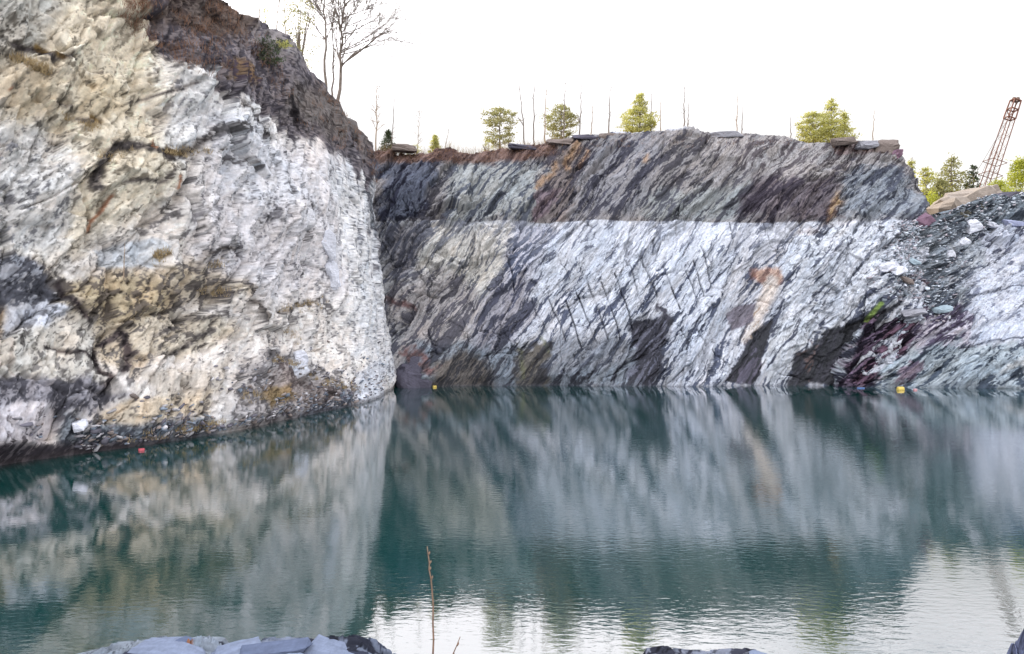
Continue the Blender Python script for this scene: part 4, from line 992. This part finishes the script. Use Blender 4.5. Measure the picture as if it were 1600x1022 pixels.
# ------------------------------------------------------------------ floats and litter on the water
def lathe(prof, n=14):
    v = []; f = []
    for x, r in prof:
        for k in range(n): v.append((x, r*math.cos(2*math.pi*k/n), r*math.sin(2*math.pi*k/n)))
    for i in range(len(prof)-1):
        for k in range(n): f.append((i*n+k, i*n+(k+1) % n, (i+1)*n+(k+1) % n, (i+1)*n+k))
    mb = MB(); mb.v = v; mb.f = f; return mb
def floaty(px, py, L_, r, mat, label, name, cat, rz=.3, Y=None, sink=.3):
    Y = Y or HC*F/(py-CY); x = (px-CX)/F*Y; e = empty(name, (x, Y, 0)); tag(e, label, cat); e.rotation_euler = (0, 0, rz)
    b = lathe([(-L_/2, .001), (-L_/2, r*.8), (-L_*.44, r), (-L_*.2, r*1.0), (-L_*.17, r*1.05), (-L_*.14, r), (L_*.14, r), (L_*.17, r*1.05), (L_*.2, r), (L_*.44, r), (L_/2, r*.8), (L_/2, .001)])
    o = b.build('drum' if L_ > .3 else 'can_body', mat, e, True); o.location = (0, 0, r*sink)
    c = lathe([(0, .001), (0, r*.22), (r*.2, r*.22), (r*.2, .001)], 10).build('cap', mat, e); c.location = (L_/2, 0, r*sink+r*.4)
M_y = plain('yellow_plastic', (.5,.38,.08), .5, .1); M_r = plain('red_paint', (.36,.05,.07), .4, .1); M_pk = plain('pink_plastic', (.42,.22,.24), .5, .1); M_bl = plain('blue_plastic', (.05,.11,.26), .5, .1)
floaty(1407, 601, .5, .2, M_y, 'yellow drum floating at the foot of the right bank', 'floating_drum', 'drum', .1, 56.2, .3)
floaty(1430, 602, .28, .09, M_pk, 'small pink float right of the yellow drum', 'float', 'float', .2, 56.0)
floaty(1345, 600, .6, .06, M_bl, 'low blue float at the foot of the purple slabs', 'float', 'float', 0, 57.6)
floaty(679, 603, .3, .12, M_y, 'yellow float in the dark hollow near the grey boulder', 'float', 'float', .4, 58.6)
floaty(221, 704, .22, .085, M_r, 'red can floating near the left shore', 'drink_can', 'can', .5, None, .1)

# ------------------------------------------------------------------ crane
Yc = 95.; tip = Vector(P(1587, 157, Yc)); gz = ground_z(tip.x-6, Yc)
foot = Vector(P(1519, 384, Yc)); foot.z = gz+1.6
cr = empty('crane', (foot.x, Yc, gz)); tag(cr, 'rusty lattice boom crane leaning right beyond the bank', 'crane')
ax = (tip-foot); Lc = ax.length; ax.normalize(); sd_ = ax.cross(Vector((0, 1, 0))).normalized(); bk_ = ax.cross(sd_).normalized(); O = Vector(cr.location)
def sec(f, w_): 
    c = foot+ax*Lc*f-O; return [c+sd_*a*w_/2+bk_*b*w_/2 for a, b in ((-1,-1),(1,-1),(1,1),(-1,1))]
wf = lambda f: np.interp(f, [0, .12, .35, .86, 1], [.4, .9, 1.15, .95, .95])
A_ = [sec(f, wf(f)) for f in (0, .12, .35, .86)]
for k in range(4): m = MB(); m.tube([a[k] for a in A_], [.065]*4, 6); m.build('chord', M_rust, cr)
m = MB(); nb = 18
for i in range(nb):
    f0 = .02+(.84*i/nb); f1 = .02+.84*(i+1)/nb; a = sec(f0, wf(f0)); b = sec(f1, wf(f1))
    for k in range(4):
        q = a[k], b[(k+1) % 4]
        if i % 2: q = a[(k+1) % 4], b[k]
        m.tube(q, [.017]*2, 4)
        if i % 3 == 0: m.tube((a[k], a[(k+1) % 4]), [.022]*2, 4)
m.build('lacing', M_rust, cr)
m = MB(); a = sec(.86, 1.0); b = sec(1.0, .9); m2 = sec(.93, .95)
for k in range(4): m.tube((a[k], b[k]), [.10, .10], 6)
for q in (a, m2, b):
    for k in range(4): m.tube((q[k], q[(k+1) % 4]), [.09]*2, 6)
for q0, q1 in ((a, m2),):
    for k in (0, 2): m.tube((q0[k], q1[(k+1) % 4]), [.06]*2, 5)
hd = m.build('boom_head', M_rust, cr)
for s_ in (-.25, .25):
    p_ = lathe([(-.06, .001), (-.06, .38), (-.02, .30), (.02, .30), (.06, .38), (.06, .001)], 18).build('sheave', M_steel, hd); p_.location = tip-O+Vector((s_, 0, .1))
for w0, w1 in ((-1.0, -3.2), (1.0, 2.6), (.35, 1.5)):
    m = MB(); t_ = tip-O+sd_*w0*.4; e_ = Vector((w1-.3, .2 if w0 < 0 else -.3, 2.2)) if w0 < 0 else foot-O+sd_*w1+Vector((1.0, 0, 0))
    mid = (t_+e_)/2; m.tube([t_, t_.lerp(e_, .5), e_], [.028]*3, 5); m.build('cable', M_steel, cr)
for f in (.42, .52):
    c_ = sec(f, 1.5); m = MB()
    for k in range(4): m.tube((c_[k]+(c_[k]-c_[(k+2) % 4])*.18, c_[(k+1) % 4]+(c_[(k+1) % 4]-c_[(k+3) % 4])*.18), [.05]*2, 5)
    m.build('spreader', M_rust, cr)
m = MB(); m.box((-1.2, 0, 1.5), (3.6, 2.2, 1.8)); m.box((.9, .8, 1.7), (1.2, .9, 1.5)); m.build('machinery_house', M_rust, cr)
for s_ in (-1.1, 1.1):
    m = MB(); m.box((-.4, s_, .35), (3.8, .5, .7)); m.build('crawler_track', M_steel, cr)
#REST END
# ------------------------------------------------------------------ world, sun, camera
w = bpy.data.worlds.new('World'); C.world = w; w.use_nodes = True; nt = w.node_tree; nt.nodes.clear(); L = nt.links.new
SUN_EL = math.radians(20); SUN_AZ = math.radians(-40)      # azimuth measured from +Y towards +X
out = N(nt, 'ShaderNodeOutputWorld'); bg = N(nt, 'ShaderNodeBackground'); L(bg.outputs[0], out.inputs[0]); bg.inputs[1].default_value = .1
st = N(nt, 'ShaderNodeTexSky'); st.sky_type = 'NISHITA'; st.sun_disc = False; st.sun_elevation = SUN_EL; st.sun_rotation = SUN_AZ; st.dust_density = 3
tc = N(nt, 'ShaderNodeTexCoord'); sp = N(nt, 'ShaderNodeSeparateXYZ'); L(tc.outputs['Generated'], sp.inputs[0])
# bright thin cloud: pale near the horizon, raised higher up to light the cliffs and whiten the water
cr = N(nt, 'ShaderNodeValToRGB'); e = cr.color_ramp.elements
e[0].position = 0; e[0].color = (9.2, 9.15, 9.0, 1); e[1].position = 1; e[1].color = (19, 19.6, 21, 1)
x = e.new(.12); x.color = (9.7, 9.65, 9.5, 1); x = e.new(.22); x.color = (10, 9.9, 9.8, 1); x = e.new(.29); x.color = (12.5, 12.3, 12.4, 1); x = e.new(.335); x.color = (18, 17.6, 18, 1); x = e.new(.38); x.color = (29, 28.4, 29, 1); x = e.new(.46); x.color = (30, 29.6, 30, 1); x = e.new(.62); x.color = (21, 21.4, 22.5, 1)
L(sp.outputs[2], cr.inputs[0])
bk = N(nt, 'ShaderNodeMapRange'); bk.inputs[1].default_value = .25; bk.inputs[2].default_value = -.5; bk.inputs[3].default_value = 1; bk.inputs[4].default_value = 1.6
L(sp.outputs[1], bk.inputs[0])
sr = N(nt, 'ShaderNodeMapRange'); sr.inputs[1].default_value = .40; sr.inputs[2].default_value = .56; sr.inputs[3].default_value = 1; sr.inputs[4].default_value = 1.15; L(sp.outputs[0], sr.inputs[0])
sb = N(nt, 'ShaderNodeMath', operation='MULTIPLY'); L(sr.outputs[0], sb.inputs[0]); L(bk.outputs[0], sb.inputs[1])
sc = N(nt, 'ShaderNodeVectorMath', operation='SCALE'); L(cr.outputs[0], sc.inputs[0]); L(sb.outputs[0], sc.inputs['Scale'])
mp = N(nt, 'ShaderNodeMapping'); mp.inputs['Scale'].default_value = (1, 1.6, 5); L(tc.outputs['Generated'], mp.inputs[0])
cn = N(nt, 'ShaderNodeTexNoise'); cn.inputs['Scale'].default_value = 2.1; cn.inputs['Detail'].default_value = 5; L(mp.outputs[0], cn.inputs['Vector'])
# gaps in the cloud open only well above the horizon
hi = N(nt, 'ShaderNodeMapRange'); hi.inputs[1].default_value = .33; hi.inputs[2].default_value = .385; L(sp.outputs[2], hi.inputs[0])
rt = N(nt, 'ShaderNodeMapRange'); rt.inputs[1].default_value = .24; rt.inputs[2].default_value = .44; L(sp.outputs[0], rt.inputs[0])
gp = N(nt, 'ShaderNodeMapRange'); gp.inputs[1].default_value = .40; gp.inputs[2].default_value = .58; gp.inputs[3].default_value = 0; gp.inputs[4].default_value = .95; L(cn.outputs[0], gp.inputs[0])
m1 = N(nt, 'ShaderNodeMath', operation='MULTIPLY'); L(hi.outputs[0], m1.inputs[0]); L(gp.outputs[0], m1.inputs[1])
m2 = N(nt, 'ShaderNodeMath', operation='MULTIPLY'); L(m1.outputs[0], m2.inputs[0]); L(rt.outputs[0], m2.inputs[1])
mx = N(nt, 'ShaderNodeMix', data_type='RGBA'); L(m2.outputs[0], mx.inputs[0]); L(sc.outputs[0], mx.inputs[6])
ss = N(nt, 'ShaderNodeVectorMath', operation='MULTIPLY_ADD'); ss.inputs[1].default_value = (.2, .2, .2); ss.inputs[2].default_value = (7.2, 7.5, 8.2); L(st.outputs[0], ss.inputs[0]); L(ss.outputs[0], mx.inputs[7])
L(mx.outputs[2], bg.inputs[0])
sd = Vector((math.sin(SUN_AZ)*math.cos(SUN_EL), math.cos(SUN_AZ)*math.cos(SUN_EL), math.sin(SUN_EL)))
sl = bpy.data.lights.new('sun', 'SUN'); sl.energy = 4.5; sl.angle = math.radians(.5); sl.color = (1, .86, .66)
so = bpy.data.objects.new('sun', sl); COL.objects.link(so); so.rotation_euler = sd.to_track_quat('Z', 'Y').to_euler(); so.location = (0, 0, 80)
cd = bpy.data.cameras.new('camera'); co = bpy.data.objects.new('camera', cd); COL.objects.link(co); C.camera = co
cd.sensor_width = 36; cd.lens = 36*F/1600; cd.clip_start = .1; cd.clip_end = 4000
co.location = (0, 0, HC); co.rotation_euler = (math.radians(90), 0, 0)
C.render.engine = 'CYCLES'
C.view_settings.view_transform = 'Standard'; C.view_settings.look = 'None'; C.view_settings.exposure = 0; C.view_settings.gamma = 1
C.render.resolution_x = 1024; C.render.resolution_y = 654
